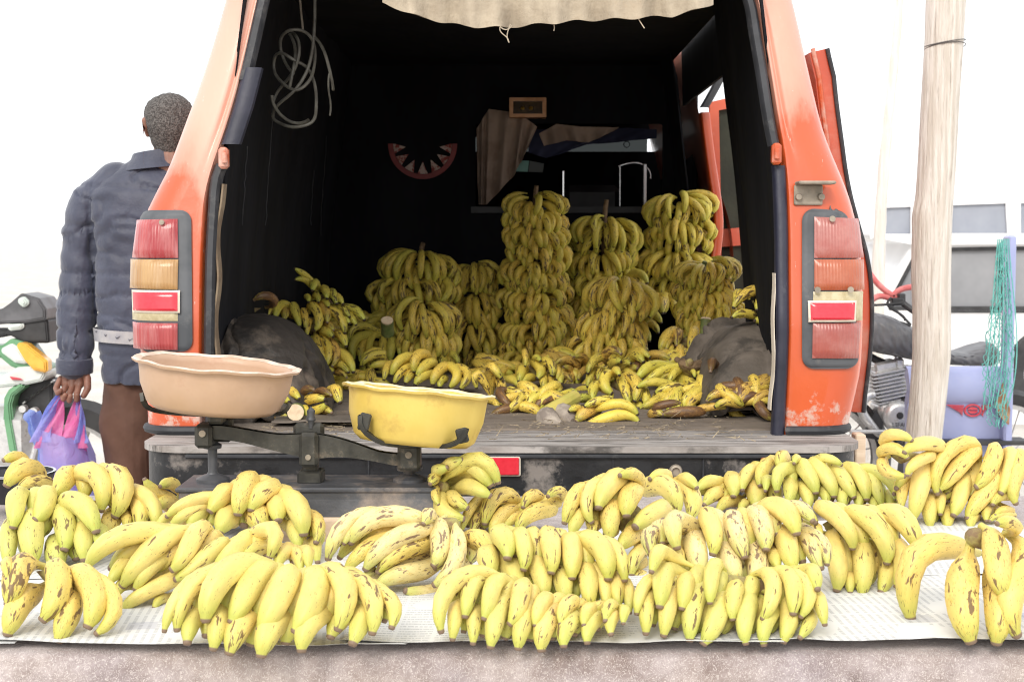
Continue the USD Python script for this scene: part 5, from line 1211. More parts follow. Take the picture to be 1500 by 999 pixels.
def ring_at(y, off=0.0, n=40):
    ys = [r[0] for r in RING][::-1]; xl, xr, dp = (np.interp(y, ys, [r[k] for r in RING][::-1]) for k in (1, 2, 3)); a, b = mp(xl, y), mp(xr, y); c = (a + b) / 2 + np.array([0, .02, 0]); R = np.linalg.norm(b - a) / 2 + off; t = np.arange(n) / n * 2 * np.pi
    cs, sn = np.cos(t), np.sin(t); k = 2 / 2.5
    return np.stack([c[0] + R * np.sign(cs) * np.abs(cs) ** k, c[1] + (dp + off) * np.sign(sn) * np.abs(sn) ** k, np.full(n, c[2])], 1)
def hull_pts(p): return manifold3d.Manifold.hull_points(np.asarray(p, np.float64))
body = None; yy = np.linspace(560, 236, 26)
for a, b in zip(yy[:-1], yy[1:]):
    h = hull_pts(np.vstack([ring_at(a), ring_at(b)])); body = h if body is None else body + h
def bone(a, ra, b, rb):
    return manifold3d.Manifold.batch_hull([manifold3d.Manifold.sphere(float(r), 22).translate(tuple(map(float, p))) for p, r in ((a, ra), (b, rb))])
for sx in (0, 1):
    f = (lambda x: x) if sx == 0 else (lambda x: 450 - x)
    for (x0, y0, d0, r0), (x1, y1, d1, r1) in zip([(170, 270, .02, .075), (136, 300, .02, .082), (120, 345, .03, .074), (116, 410, .03, .070), (112, 470, .0, .066), (112, 532, -.03, .058)][:-1], [(136, 300, .02, .082), (120, 345, .03, .074), (116, 410, .03, .070), (112, 470, .0, .066), (112, 532, -.03, .058)]): body = body + bone(mp(f(x0), y0, d0), r0, mp(f(x1), y1, d1), r1)
jk = tm(body.refine_to_length(.012)); jk = trimesh.Trimesh(jk.vertices, jk.faces, process=True); trimesh.smoothing.filter_taubin(jk, lamb=.5, nu=.52, iterations=10)
v = np.array(jk.vertices); n = np.array(jk.vertex_normals); xpx = 750 + v[:, 0] * F / MY
for yl, tilt in ((277, .05), (337, .06), (402, .03), (464, .08), (520, .05)):
    zl = at(220, yl, MY)[2]; d = v[:, 2] - (zl - tilt * (v[:, 0] - at(220, yl, MY)[0])); v = v - n * (.006 * np.exp(-(d / .007) ** 2) - .001 * np.exp(-(d / .05) ** 2))[:, None]
sl = (xpx < 140) | (xpx > 310); d = v @ np.array([.35, .1, 1.0]); v = v + n * (np.where(sl, .0024, .0012) * np.sin(d * 70 + 5 * fbm(v * 6, 3)))[:, None] + n * (((fbm(v * 9 + 3, 3) - .5) * .016 - .010 * np.exp(-(np.abs(fbm(v * np.array([6, 6, 9]) + 31, 2) - .5) / .025) ** 2)))[:, None]
seam = np.exp(-((xpx - (141 + (v[:, 2] - 1.1) * -8)) / 4) ** 2) * (v[:, 1] < MY) * (v[:, 2] > .9) * (v[:, 2] < 1.42); v = v - n * (.008 * seam)[:, None]
jk.vertices = v; jacket = obj('jacket', jk, 'jacket_cloth', man, smooth=True, label='navy quilted jacket with a pale band near the hem')
P = []
for t in np.linspace(0, 1, 4):
    r = ring_at(480 + 18 * t, .011)[16:36]; r = r.copy(); r[:, 2] -= .05 * (r[:, 0] - r[0, 0]) ; P.append(r)
band = obj('band', shell(np.array(P)[:, ::-1], .004), 'jacket_band', jacket, smooth=50)
for x, y in ((152, 483), (169, 488), (187, 491), (206, 494), (225, 496)):
    c = mp(x, y); w = .008; t = Polygon([(-w, .004), (-w * .5, -.004), (w * 1.2, .006), (-w * .4, -.0005)]); r = ring_at(y, .013); k = np.argmin(np.abs(r[:, 0] - c[0]) + (r[:, 1] > MY) * 9); m = prism(t, -.001, .003); m.apply_translation((c[0], r[k, 1] - .003, c[2])); obj('tick_mark', m, 'jacket_cloth', band)
col = [];
for y, o in ((248, .010), (238, .012), (229, .006), (221, .0)):
    t = np.arange(30) / 30 * 2 * np.pi; c = mp(226 if y > 236 else 230, y, .02); k = {248: .125, 238: .105, 229: .092, 221: .085}[y]; col.append(np.stack([c[0] + k * np.cos(t), c[1] + k * .85 * np.sin(t), c[2] + .012 * np.cos(t)], 1))
obj('collar', grid(np.array(col), close_v=True), 'jacket_cloth', jacket, smooth=60)
# cuffs
c = mp(113, 533, -.03); obj('cuff', lathe([(.050, -.03), (.060, -.028), (.062, 0), (.060, .02), (.05, .022)], c, 24, (.02, -.05, 1)), 'jacket_cloth', jacket, smooth=60); c = mp(337, 533, -.03); obj('cuff', lathe([(.050, -.03), (.060, -.028), (.062, 0), (.060, .02), (.05, .022)], c, 24, (-.02, -.05, 1)), 'jacket_cloth', jacket, smooth=60)
# trousers: two legs with creases
tr_ = []
gz = at(200, 888, MY)[2]
for x, s in ((190, 1), (262, -1)):
    tr_ += [(mp(226, 545, .03), .105, mp(x, 570, .03), .105), (mp(x, 570, .03), .105, mp(x - 2 * s, 720, .02), .085), (mp(x - 2 * s, 720, .02), .085, mp(x - 2 * s, 868, .06), .075)]
tb = bones(tr_, .025, 10); v = np.array(tb.vertices); n = np.array(tb.vertex_normals); tb.vertices = v + n * (.010 * np.sin(v[:, 2] * 26 + v[:, 0] * 30 + 6 * fbm(v * 5, 3)) + (fbm(v * 7, 3) - .5) * .03)[:, None]
obj('trousers', tb, 'trouser_cloth', man, smooth=True)
for x in (188, 264): p = at(x, 880, MY); obj('shoe', bones([((p[0], MY + .0, .045), .045, (p[0], MY + .10, .04), .042), ((p[0], MY + .10, .04), .042, (p[0], MY + .20, .032), .032)], .015), 'shoe', man, smooth=True)
# head: looking away, a little to the left
hc = mp(247, 187, .02); fwd = np.array([-.30, .95, 0]); fwd /= np.linalg.norm(fwd); rt = np.array([fwd[1], -fwd[0], 0]); up = np.array([0, 0, 1.0])
def hp(a, b, c): return hc + (rt * a + fwd * b + up * c) * .93
hd = bones([(hp(0, -.02, .02), .078, hp(0, .03, .015), .076), (hp(0, .02, -.03), .066, hp(0, .055, -.075), .042), (hp(0, -.02, -.02), .068, hp(0, -.01, -.075), .052), (hp(0, -.01, -.07), .054, hp(0, -.03, -.15), .060), (hp(0, .09, -.012), .012, hp(0, .108, -.04), .014), (hp(-.03, .085, .01), .016, hp(.03, .085, .01), .016), (hp(-.018, .092, -.066), .010, hp(.018, .092, -.066), .010), (hp(0, .075, -.098), .022, hp(0, .06, -.09), .03)], .009, 6)
head = obj('head', hd, 'skin', man, smooth=True)
for s in (-1, 1):
    e = bones([(hp(.077 * s, .0, .012), .010, hp(.088 * s, -.012, .024), .011), (hp(.088 * s, -.012, .024), .011, hp(.086 * s, -.010, -.002), .010), (hp(.086 * s, -.010, -.002), .010, hp(.078 * s, .004, -.026), .008)], .006, 4); obj('ear', e, 'skin', head, smooth=True)
    obj('eye', trimesh.creation.icosphere(2, .011).apply_translation(hp(.031 * s, .086, -.006)), 'white_dots', head, smooth=True)
hr = bones([(hp(0, -.025, .035), .083, hp(0, .035, .035), .078), (hp(0, -.035, .005), .079, hp(0, -.03, -.035), .066), (hp(0, -.03, -.035), .066, hp(0, -.028, -.068), .052), (hp(-.02, .03, .05), .065, hp(.02, .03, .05), .065)], .008, 4)
v = np.array(hr.vertices); q = (v - hc) @ fwd; hr.vertices = v + np.array(hr.vertex_normals) * ((fbm(v * 160, 3) - .5) * .006)[:, None]; obj('hair', hr, 'hair', head, smooth=True, label='short greying black hair')
# left hand closed round the bag handles
def hb(x, y, d): return mp(x, y, d)
H = [(hb(113, 530, -.03), .026, hb(114, 542, -.035), .028), (hb(104, 545, -.035), .017, hb(100, 561, -.04), .014), (hb(113, 545, -.035), .018, hb(112, 562, -.045), .015), (hb(122, 545, -.035), .018, hb(123, 561, -.045), .014), (hb(104, 546, -.035), .016, hb(124, 546, -.035), .018), (hb(100, 560, -.04), .013, hb(124, 560, -.045), .013)]
FG = [[(94, 553, -.04, .0105), (90, 566, -.06, .0100), (96, 572, -.085, .0092), (101, 568, -.095, .0080)], [(104, 560, -.045, .0110), (100, 574, -.070, .0105), (105, 580, -.095, .0096), (109, 574, -.104, .0084)], [(113, 562, -.045, .0112), (110, 576, -.072, .0106), (114, 582, -.098, .0098), (117, 575, -.107, .0086)], [(122, 560, -.045, .0112), (121, 575, -.070, .0106), (124, 581, -.095, .0098), (126, 574, -.104, .0085)], [(126, 540, -.035, .0140), (134, 552, -.050, .0128), (137, 566, -.070, .0115), (133, 576, -.085, .0098)]]
for f in FG:
    for a, b in zip(f[:-1], f[1:]): H.append((hb(*a[:3]), a[3], hb(*b[:3]), b[3]))
obj('hand', bones(H, .0045, 5), 'skin', man, smooth=True, label='left hand closed round the bag handles')
obj('hand', bones([(mp(337, 530, -.03), .026, mp(336, 545, -.03), .03), (mp(336, 545, -.03), .03, mp(338, 565, -.02), .026)] + [(mp(328 + 6 * k, 560, -.03), .011, mp(328 + 6 * k, 582, -.03 + .01 * k), .0095) for k in range(4)] + [(mp(326, 545, -.03), .013, mp(320, 566, -.05), .011)], .006, 4), 'skin', man, smooth=True, label='right hand hanging open')
# carrier bags
def film(name, c1, c2, tr):
    usdkit.material(stage, '/World/Looks/' + name, {'g': ('geometry', {}), 'n': ('noise_texture', dict(scale=9.0, detail=3.0)), 'r': ('rgb_ramp', dict(ramp=[(.35, c1), (.65, c2)])), 'd': ('principled_bsdf', dict(roughness=.35)), 't': ('translucent_bsdf', {}), 'm': ('mix_closure', dict(fac=.5)), 'tp': ('transparent_bsdf', dict(color=(.85, .85, .95))), 'm2': ('mix_closure', dict(fac=tr)), 'bn': ('noise_texture', dict(scale=24.0, detail=5.0, distortion=1.0)), 'b': ('bump', dict(distance=.012))},
                    [('g.position', 'n.vector'), ('n.fac', 'r.fac'), ('r.color', 'd.base_color'), ('r.color', 't.color'), ('g.position', 'bn.vector'), ('bn.fac', 'b.height'), ('b.normal', 'd.normal'), ('d.BSDF', 'm.closure1'), ('t.BSDF', 'm.closure2'), ('m.BSDF' if False else 'm.closure', 'm2.closure1'), ('tp.BSDF', 'm2.closure2')], surface='m2.closure')
film('violet_film', (.33, .41, .82), (.50, .48, .84), .28); film('blue_film', (.26, .36, .72), (.36, .46, .78), .2); film('pink_film', (.84, .22, .50), (.88, .36, .62), .15)
def bagloft(rows, n=36, dcen=-.06, fold=.010, seed=0):
    P = []
    for y, xl, xr, dp in rows:
        a, b = mp(xl, y, dcen), mp(xr, y, dcen); c, R = (a + b) / 2, np.linalg.norm(b - a) / 2; t = np.arange(n) / n * 2 * np.pi; w = 1 + .05 * np.sin(5 * t + y * .02 + seed) + .04 * np.sin(9 * t + seed)
        P.append(np.stack([c[0] + R * w * np.cos(t), c[1] + dp * w * np.sin(t), c[2] + .012 * np.sin(2 * t + seed)], 1))
    P = np.array(P); P += ((fbm(P * 13 + seed, 3) - .5) * fold * 2)[..., None]; return grid(P, close_v=True)
bag = thing('carrier_bag', 'thin violet blue plastic carrier bag hanging from the left hand of the man', 'plastic bag', tuple(mp(108, 740, -.06)))
obj('bag', bagloft([(628, 64, 128, .05), (640, 64, 134, .07), (665, 68, 141, .09), (695, 72, 147, .10), (725, 76, 149, .10), (750, 82, 146, .08), (760, 95, 135, .04), (762, 105, 125, .01)]), 'violet_film', bag, smooth=True)
def ribbon(pts, wd, mt, par, name='handle'):
    c = spline([mp(x, y, d) for x, y, d in pts], 18); ww = np.interp(np.linspace(0, 1, 18), np.linspace(0, 1, len(wd)), wd); P = np.array([[p + np.array([a * w / 2, .012 * math.sin(a * 4 + i * .5), 0]) for a in np.linspace(-1, 1, 8)] for i, (p, w) in enumerate(zip(c, ww))]); return obj(name, shell(P, .0012), mt, par, smooth=True)
ribbon([(98, 572, -.07), (88, 592, -.09), (80, 615, -.10), (76, 640, -.12)], [.02, .03, .05, .07], 'violet_film', bag); ribbon([(124, 576, -.07), (128, 598, -.09), (131, 620, -.10), (134, 642, -.11)], [.015, .02, .03, .05], 'violet_film', bag)
pk = thing('carrier_bag', 'bright pink plastic bag showing above the violet one', 'plastic bag', tuple(mp(105, 720, -.05)))
obj('bag', bagloft([(640, 74, 132, .05), (665, 74, 136, .07), (700, 78, 140, .075), (735, 90, 134, .05), (745, 105, 122, .01)], seed=3), 'pink_film', pk, smooth=True)
ribbon([(100, 574, -.065), (96, 595, -.085), (90, 622, -.10), (86, 650, -.10)], [.02, .045, .07, .10], 'pink_film', pk); ribbon([(122, 577, -.065), (122, 600, -.085), (120, 625, -.10), (118, 650, -.10)], [.018, .04, .075, .11], 'pink_film', pk)
bl = thing('carrier_bag', 'crumpled blue plastic bag corner sticking out left of the violet bag', 'plastic bag', tuple(mp(60, 700, -.03)))
P = np.array([[mp(*( (np.array([40, 612]) * (1 - u) + np.array([62, 600]) * u) * (1 - w) + (np.array([66, 705]) * (1 - u) + np.array([98, 715]) * u) * w), -.03 + .03 * math.sin(u * 7 + w * 3)) for u in np.linspace(0, 1, 14)] for w in np.linspace(0, 1, 20)]); P += ((fbm(P * 16, 3) - .5) * .03)[..., None]; obj('bag', shell(P, .0012), 'blue_film', bl, smooth=True); obj('knot', rough(tube(spline([mp(46, 612, -.03), mp(51, 604, -.05), mp(58, 602, -.04)], 10), [.006, .014, .018, .016, .012, .012, .016, .014, .01, .005], 10), .004, 40), 'blue_film', bl, smooth=True)
# ---------------------------------------------------------------- posts and vehicles behind
mat('pole_wood', (.58, .52, .45), (.74, .69, .63), 10, .9, stretch=(6, 6, .35), bump=.012, bscale=18, dirt=(.22, .16, .12), dscale=11, dlo=.58, dhi=.68, damt=.7)
mat('pale_wood', (.66, .61, .55), (.76, .72, .67), 10, .9, stretch=(5, 5, .4), bump=.006)
mat('white_paint', (.74, .74, .75), (.78, .78, .79), 2, .3, coat=.4, dirt=(.55, .5, .45), dscale=3, dlo=.58, dhi=.8, damt=.3)
mat('bus_glass', (.24, .26, .31), (.32, .34, .39), 1.5, .08, spec=.6)
mat('grey_glass', (.20, .205, .22), (.28, .285, .30), 1.2, .08, spec=.6)
mat('tuk_blue', (.30, .33, .56), (.36, .39, .62), 3, .38, coat=.3, dirt=(.42, .42, .55), dscale=5, dlo=.55, dhi=.75, damt=.4)
mat('emblem_red', (.52, .04, .07), (.58, .08, .10), 40, .5)
mat('quilted_black', (.085, .085, .092), (.13, .13, .14), 9, .42, dirt=(.2, .19, .18), dscale=8, dlo=.55, dhi=.75, damt=.4)
mat('alloy', (.55, .55, .55), (.68, .68, .68), 40, .4, metal=.7, dirt=(.25, .22, .18), dscale=40, dlo=.55, dhi=.7, damt=.6)
mat('red_tube', (.56, .13, .13), (.66, .22, .21), 20, .5); mat('black_part', (.02, .02, .022), (.04, .04, .042), 12, .5)
mat('net_teal', (.10, .36, .33), (.16, .48, .44), 30, .7); mat('rust', (.28, .14, .07), (.42, .26, .15), 30, .85, bump=.002)
mat('bike_green', (.10, .26, .13), (.16, .36, .19), 5, .35, coat=.4); mat('bike_white', (.55, .62, .58), (.66, .70, .67), 6, .35, coat=.3); mat('indicator', (.75, .38, .03), (.80, .46, .06), 20, .25, coat=.6)
# wooden pole
PLY = 5.5; rows = [(-160, 1362, 1424), (60, 1355, 1411), (160, 1349, 1404), (250, 1344, 1399), (290, 1341, 1396), (316, 1336, 1394), (345, 1336, 1393), (400, 1335, 1392), (455, 1337, 1392), (520, 1337, 1392), (580, 1333, 1386), (640, 1327, 1379), (800, 1322, 1376), (858, 1320, 1375)]
P = []; ys_ = np.linspace(-160, 858, 120)
for y in ys_:
    a, b = (np.interp(y, [r[0] for r in rows], [r[k] for r in rows]) for k in (1, 2)); p, q = at(a, y, PLY), at(b, y, PLY); c, R = (p + q) / 2, (q[0] - p[0]) / 2; t = np.arange(36) / 36 * 2 * np.pi
    o = np.stack([np.cos(t), np.sin(t), np.full(36, c[2] * .35)], 1); w = 1 + .05 * (fbm(o * 2.2, 3) - .5) - .05 * np.exp(-((np.abs(np.sin((t - 4.35 + .05 * math.sin(c[2] * 5)) / 2))) / .025) ** 2); w = w + .05 * np.exp(-((c[2] - 1.27) / .03) ** 2) * np.exp(-((t - 4.9) / .25) ** 2)
    P.append(np.stack([c[0] + R * w * np.cos(t), c[1] + R * w * np.sin(t), np.full(36, c[2])], 1))
pole = thing('wooden_pole', 'thick weathered wooden pole with a long crack, standing right of the van', 'pole', tuple(at(1348, 858, PLY) * np.array([1, 1, 0])))
obj('trunk', grid(np.array(P)[:, ::-1], close_v=True), 'pole_wood', pole, smooth=60)
mat('wire', (.10, .09, .085), None, 10, .6)
for y0, k in ((64, 0), (70, 1)):
    c0 = at(1384, y0, PLY); obj('wire_ring', tube(np.array([c0 + np.array([.0725 * math.cos(t), .0725 * math.sin(t), .012 * math.cos(t + k)]) for t in np.linspace(0, 2 * np.pi, 40)]), .0018, 5), 'wire', pole)
b_ = thing('thin_post', 'thin pale wooden post standing behind the thick pole', 'post', tuple(at(1283, 520, 8.0) * np.array([1, 1, 0])))
obj('trunk', rough(tube(spline([at(1322, -120, 8.0), at(1310, 90, 8.0), at(1299, 200, 8.0), at(1291, 300, 8.0), at(1286, 420, 8.0), at(1279, 691, 8.0)], 60), np.linspace(.018, .045, 60), 14), .006, 12), 'pale_wood', b_, smooth=60)
# white minibus far behind
BY = 10.0; bus = thing('minibus', 'white high roofed minibus with tinted windows parked behind the wooden pole', 'minibus', tuple(at(1450, 624, BY) * np.array([1, 1, 0])))
def bp(pts): return px_poly(pts, BY)
shape = Polygon(bp([(1276, 640), (1276, 455), (1300, 430), (1338, 352), (1278, 350), (1277, 310), (1281, 297), (1292, 291), (1780, 286), (1800, 300), (1806, 400), (1806, 640)])).buffer(.015).buffer(-.015)
W = [[(1287, 302), (1337, 300), (1337, 346), (1285, 346)], [(1391, 298), (1476, 295), (1479, 345), (1391, 345)], [(1492, 295), (1590, 292), (1590, 345), (1492, 345)], [(1304, 452), (1312, 428), (1345, 366), (1366, 366), (1366, 452)], [(1372, 366), (1466, 364), (1468, 452), (1372, 452)], [(1480, 364), (1600, 364), (1600, 452), (1480, 452)]]
hol = shape
for w in W: hol = hol.difference(Polygon(bp(w)))
obj('body', prism(hol, BY, BY + .06), 'white_paint', bus); obj('body_core', prism(shape.buffer(-.03), BY + .07, BY + 1.7), 'white_paint', bus)
for k, w in enumerate(W): f = obj('window', prism(Polygon(bp(w)).buffer(.008), BY + .02, BY + .035), 'bus_glass' if k < 3 else 'grey_glass', bus); obj('gasket', prism(Polygon(bp(w)).buffer(.012).difference(Polygon(bp(w)).buffer(-.014)), BY - .004, BY + .015), 'white_paint' if k < 3 else 'black_part', f)
obj('roof_rail', prism(bp([(1278, 348), (1640, 346), (1640, 357), (1336, 359)]), BY - .05, BY), 'white_paint', bus)
obj('door_seam', prism(bp([(1372, 455), (1600, 455), (1600, 458), (1372, 458)]), BY - .012, BY), 'black_part', bus)
for x in (1540, 1740): c = at(x, 640, BY); obj('wheel', lathe([(.0, -.02), (.18, -.03), (.2, -.10), (.31, -.11), (.34, -.05), (.34, .08), (.0, .09)], (c[0], BY + .08, .34), 32, (0, 1, 0)), 'black_part', bus)
# blue three wheeler with the winged emblem
TY = 5.9; tk = thing('auto_rickshaw', 'blue three wheeled taxi panel with a red winged emblem, behind the wooden pole', 'auto rickshaw', tuple(at(1430, 740, TY) * np.array([1, 1, 0])))
px0, px1 = at(1340, 590, TY), at(1477, 590, TY); P = []
for y, d in ((537, .03), (541, .005), (548, -.01), (565, -.03), (582, -.022), (590, .0), (594, .004), (640, .0), (648, .01), (740, .03)):
    P.append([at(x, y, TY) + np.array([0, d, 0]) for x in np.linspace(1330, 1478, 12)])
obj('panel', shell(np.array(P), .05), 'tuk_blue', tk, smooth=40); obj('floor_edge', box((at(1410, 646, TY)), (.50, .12, .018), .004), 'black_part', tk)
q0, q1 = at(1478, 345, TY), at(1478, 740, TY); obj('post', box(((q0[0] - .003), TY - .02, (q0[2] + q1[2]) / 2), (.034, .07, q0[2] - q1[2]), .008), 'tuk_blue', tk)
obj('rear_body', box((at(1405, 640, TY)[0], TY + .14, .36), (.34, .14, .44), .05), 'tuk_blue', tk)
for dx in (-.18, .10): obj('wheel', lathe([(.0, -.05), (.13, -.06), (.2, -.05), (.22, 0), (.2, .05), (.13, .06), (0, .05)], (at(1430, 640, TY)[0] + dx, TY + .12, .22), 26, (1, 0, 0)), 'black_part', tk)
e = at(1425, 601, TY - .006); u = TY / F; em = obj('emblem', [disc(e + [-.0, 0, -.001], .001, .001)] and prism(Polygon([(e[0] + 13 * u * math.cos(t), e[2] + 9.5 * u * math.sin(t)) for t in np.linspace(0, 6.28, 40)[:-1]]).difference(Polygon([(e[0] + 10 * u * math.cos(t), e[2] + 7 * u * math.sin(t)) for t in np.linspace(0, 6.28, 40)[:-1]])), TY - .008, TY - .002), 'emblem_red', tk, label='red winged emblem with a round centre')
obj('emblem_centre', prism(Polygon([(e[0] + 7.5 * u * math.cos(t), e[2] + 5 * u * math.sin(t)) for t in np.linspace(0, 6.28, 30)[:-1]]).difference(sbox(e[0] - .05, e[2] - .002, e[0] + .05, e[2] + .002)), TY - .008, TY - .002), 'emblem_red', em)
for s in (-1, 1):
    for k in range(6):
        t = k / 5; x0, x1 = 13 + .5 * k, (40 - 4.2 * k) if s < 0 else (29 - 2.6 * k); z0, z1 = 7.5 - 2.9 * k, 8.5 - 2.4 * k
        obj('feather', prism([(e[0] + s * x0 * u, e[2] + z0 * u), (e[0] + s * x1 * u, e[2] + z1 * u), (e[0] + s * (x1 - 4) * u, e[2] + (z1 - 1.9) * u), (e[0] + s * x0 * u, e[2] + (z0 - 2.1) * u)], TY - .007, TY - .002), 'emblem_red', em)
rp = obj('bracket', prism(px_poly([(1458, 592), (1466, 578), (1470, 560), (1474, 578), (1480, 600), (1478, 622), (1470, 616), (1463, 606)], TY - .06), TY - .06, TY - .045), 'rust', tk, label='rusty bracket on the post')
# netting
NY = 5.72; nt = thing('net', 'torn teal fishing net hanging over the blue post at the right', 'net', tuple(at(1460, 620, NY)))
segs = []; nr, nc = 46, 9
def npnt(i, j):
    v = i / (nr - 1); y = 356 + 268 * v; xl = np.interp(v, [0, .3, .5, .75, 1], [1462, 1454, 1444, 1438, 1448]); xr = np.interp(v, [0, .3, .6, 1], [1474, 1482, 1486, 1474]); jj = (j + .5 * (i % 2)) / (nc - .5); r_ = np.random.default_rng(i * 31 + j)
    return at(xl + (xr - xl) * jj + r_.normal(0, 1.4), y + r_.normal(0, 1.6), NY + .03 * math.sin(jj * 9 + v * 6))
pts_ = [[npnt(i, j) for j in range(nc)] for i in range(nr)]
for i in range(nr - 1):
    for j in range(nc):
        for dj in (0, 1 if i % 2 else -1):
            if 0 <= j + dj < nc and np.random.default_rng(i * 77 + j * 5 + dj + 9).random() < (.95 if i < 36 else .7): a, b = pts_[i][j], pts_[i + 1][j + dj]; segs.append(tube(np.array([a, (a + b) / 2 + [0, 0, -.003], b]), .0016, 4, caps=False))
obj('mesh', segs, 'net_teal', nt, smooth=True)
for k in range(7): x = 1462 + 2.6 * k; obj('strand', tube(spline([at(x, 350, NY - .02), at(x - 6 + 2 * k, 420, NY - .02), at(x - 12 + 4 * k, 500, NY - .03), at(1440 + 6 * k, 600 + 8 * math.sin(k * 2), NY - .02)], 24), .0024, 5), 'net_teal', nt)
# motorcycle behind the sliding door and the pole
KY = 6.40; mb = thing('motorcycle', 'motorcycle with a quilted black seat, silver engine and red taped bars right of the van', 'motorcycle', tuple(at(1330, 789, KY) * np.array([1, 1, 0])))
P = []
SE = [(1225, 470, 500, .06), (1240, 452, 508, .12), (1268, 455, 513, .14), (1300, 462, 520, .15), (1340, 482, 528, .15), (1385, 514, 533, .14), (1405, 514, 534, .15), (1425, 506, 535, .15), (1445, 500, 535, .13), (1456, 508, 530, .08)]
for x in np.linspace(1225, 1456, 70):
    zt2, zb2, dp = (np.interp(x, [r[0] for r in SE], [r[k] for r in SE]) for k in (1, 2, 3)); a, b = at(x, zt2, KY), at(x, zb2, KY); c = (a + b) / 2; h = (a[2] - b[2]) / 2; t = np.arange(44) / 44 * 2 * np.pi; row = []
    for q in t:
        cs, sn = math.cos(q), math.sin(q); k = 2 / 3.0; yv, zv = np.sign(cs) * abs(cs) ** k, np.sign(sn) * abs(sn) ** k; s1, s2 = (x + q * 62) / 26.0, (x - q * 62) / 26.0
        gr = min(abs(s1 - round(s1)), abs(s2 - round(s2))); w = 1 - .06 * math.exp(-(gr / .05) ** 2); row.append([c[0], c[1] + dp * yv * w, c[2] + h * zv * w])
    P.append(row)
obj('seat', grid(np.array(P), close_v=True), 'quilted_black', mb, smooth=50)
ec = at(1301, 568, KY); ux = KY / F; ax = np.array([-.22, 0, 1.0]); ax /= np.linalg.norm(ax); sx = np.array([ax[2], 0, -ax[0]])
en = obj('cylinder', [box(ec, (36 * ux, .10, 58 * ux), .006, rot=(0, -12, 0)), box(ec + ax * 34 * ux, (34 * ux, .10, 14 * ux), .01, rot=(0, -12, 0))], 'alloy', mb)
for k in range(10): obj('fin', box(ec + ax * (k - 4.2) * 5.4 * ux, ((52 - 1.2 * abs(k - 5)) * ux, .16, 2.2 * ux), .001, rot=(0, -12, 0)), 'alloy', en)
cc = at(1308, 607, KY); cr = obj('crank_cover', [lathe([(.0, .028), (15 * ux, .028), (20 * ux, .022), (23 * ux, .008), (24 * ux, 0)], cc + [0, -.09, 0], 36, (0, -1, 0)), box(cc + [-.01, .0, .01], (50 * ux, .17, 34 * ux), .02)], 'alloy', mb, smooth=40)
tx = text_mesh('LIFAN', 5.5 * ux, .002); tx.apply_translation(-tx.bounds.mean(0)); tx.apply_transform(trimesh.transformations.rotation_matrix(math.pi / 2, [1, 0, 0])); tx.apply_translation(cc + [0, -.119, -10 * ux]); obj('lettering', tx, 'black_part', cr, smooth=False)
obj('cover_bolt', lathe([(.0, .006), (4 * ux, .006), (5.5 * ux, .0)], cc + [0, -.117, 3 * ux], 18, (0, -1, 0)), 'black_part', cr)
obj('starter', lathe([(.0, .03), (9 * ux, .03), (11 * ux, .02), (11 * ux, -.05)], at(1326, 592, KY - .06), 24, (0, -1, 0)), 'black_part', mb)
obj('carburettor', [box(at(1316, 536, KY - .02), (14 * ux, .05, 24 * ux), .01), box(at(1322, 545, KY - .03), (18 * ux, .04, 9 * ux), .006)], 'alloy', mb)
obj('exhaust', tube(spline([at(1280, 578, KY - .08), at(1266, 585, KY - .09), at(1262, 600, KY - .10), at(1272, 618, KY - .10), at(1290, 640, KY - .08), at(1340, 668, KY - .08)], 26), .020, 12), 'alloy', mb)
for pts in ([(1268, 512), (1275, 545), (1280, 570)], [(1312, 522), (1316, 545)], [(1328, 535), (1334, 552), (1333, 566)], [(1270, 537), (1300, 536), (1336, 537)]): obj('hose', tube(spline([at(x, y, KY - .03) for x, y in pts], 14), .006, 7), 'pale_wood' if pts[0][0] == 1328 else 'alloy', mb)
for pts in ([(1240, 350), (1270, 394), (1286, 416), (1303, 430), (1318, 438)], [(1262, 450), (1274, 442), (1288, 434), (1306, 438), (1322, 440)], [(1308, 434), (1318, 425), (1332, 421), (1352, 419)]): obj('handlebar', tube(spline([at(x, y, KY - .04) for x, y in pts], 22), .0125, 10), 'red_tube', mb)
obj('grip', tube(spline([at(1318, 440, KY - .06), at(1330, 450, KY - .08), at(1345, 460, KY - .1)], 10), .014, 10), 'black_part', mb)
for pts in ([(1272, 447), (1300, 446), (1322, 443)], [(1302, 448), (1318, 460), (1334, 476)], [(1318, 472), (1334, 477)], [(1306, 436), (1300, 446), (1312, 456), (1326, 470)]): obj('lever', tube(spline([at(x, y, KY - .09) for x, y in pts], 12), .0055, 7), 'black_part', mb)
obj('lever_clamp', [box(at(1314, 442, KY - .07), (18 * ux, .04, 11 * ux), .004), box(at(1320, 436, KY - .06), (10 * ux, .04, 12 * ux), .004)], 'black_part', mb)
for x in (1205, 1470):
    c = at(x, 690, KY); wl = obj('wheel', lathe([(.235, -.03), (.28, -.04), (.30, 0), (.28, .04), (.235, .03)], (c[0], KY + .02, .30), 44, (0, 1, 0)), 'black_part', mb); obj('rim', lathe([(.215, -.02), (.236, -.025), (.236, .025), (.215, .02)], (c[0], KY + .02, .30), 40, (0, 1, 0)), 'alloy', wl); obj('hub', lathe([(.0, -.05), (.05, -.05), (.05, .05), (0, .05)], (c[0], KY + .02, .30), 20, (0, 1, 0)), 'alloy', wl)
    for k in range(12): a = k * math.pi / 6; obj('spoke', tube(np.array([(c[0] + .04 * math.cos(a), KY + .02, .30 + .04 * math.sin(a)), (c[0] + .22 * math.cos(a + .2), KY + .02, .30 + .22 * math.sin(a + .2))]), .003, 4), 'alloy', wl)
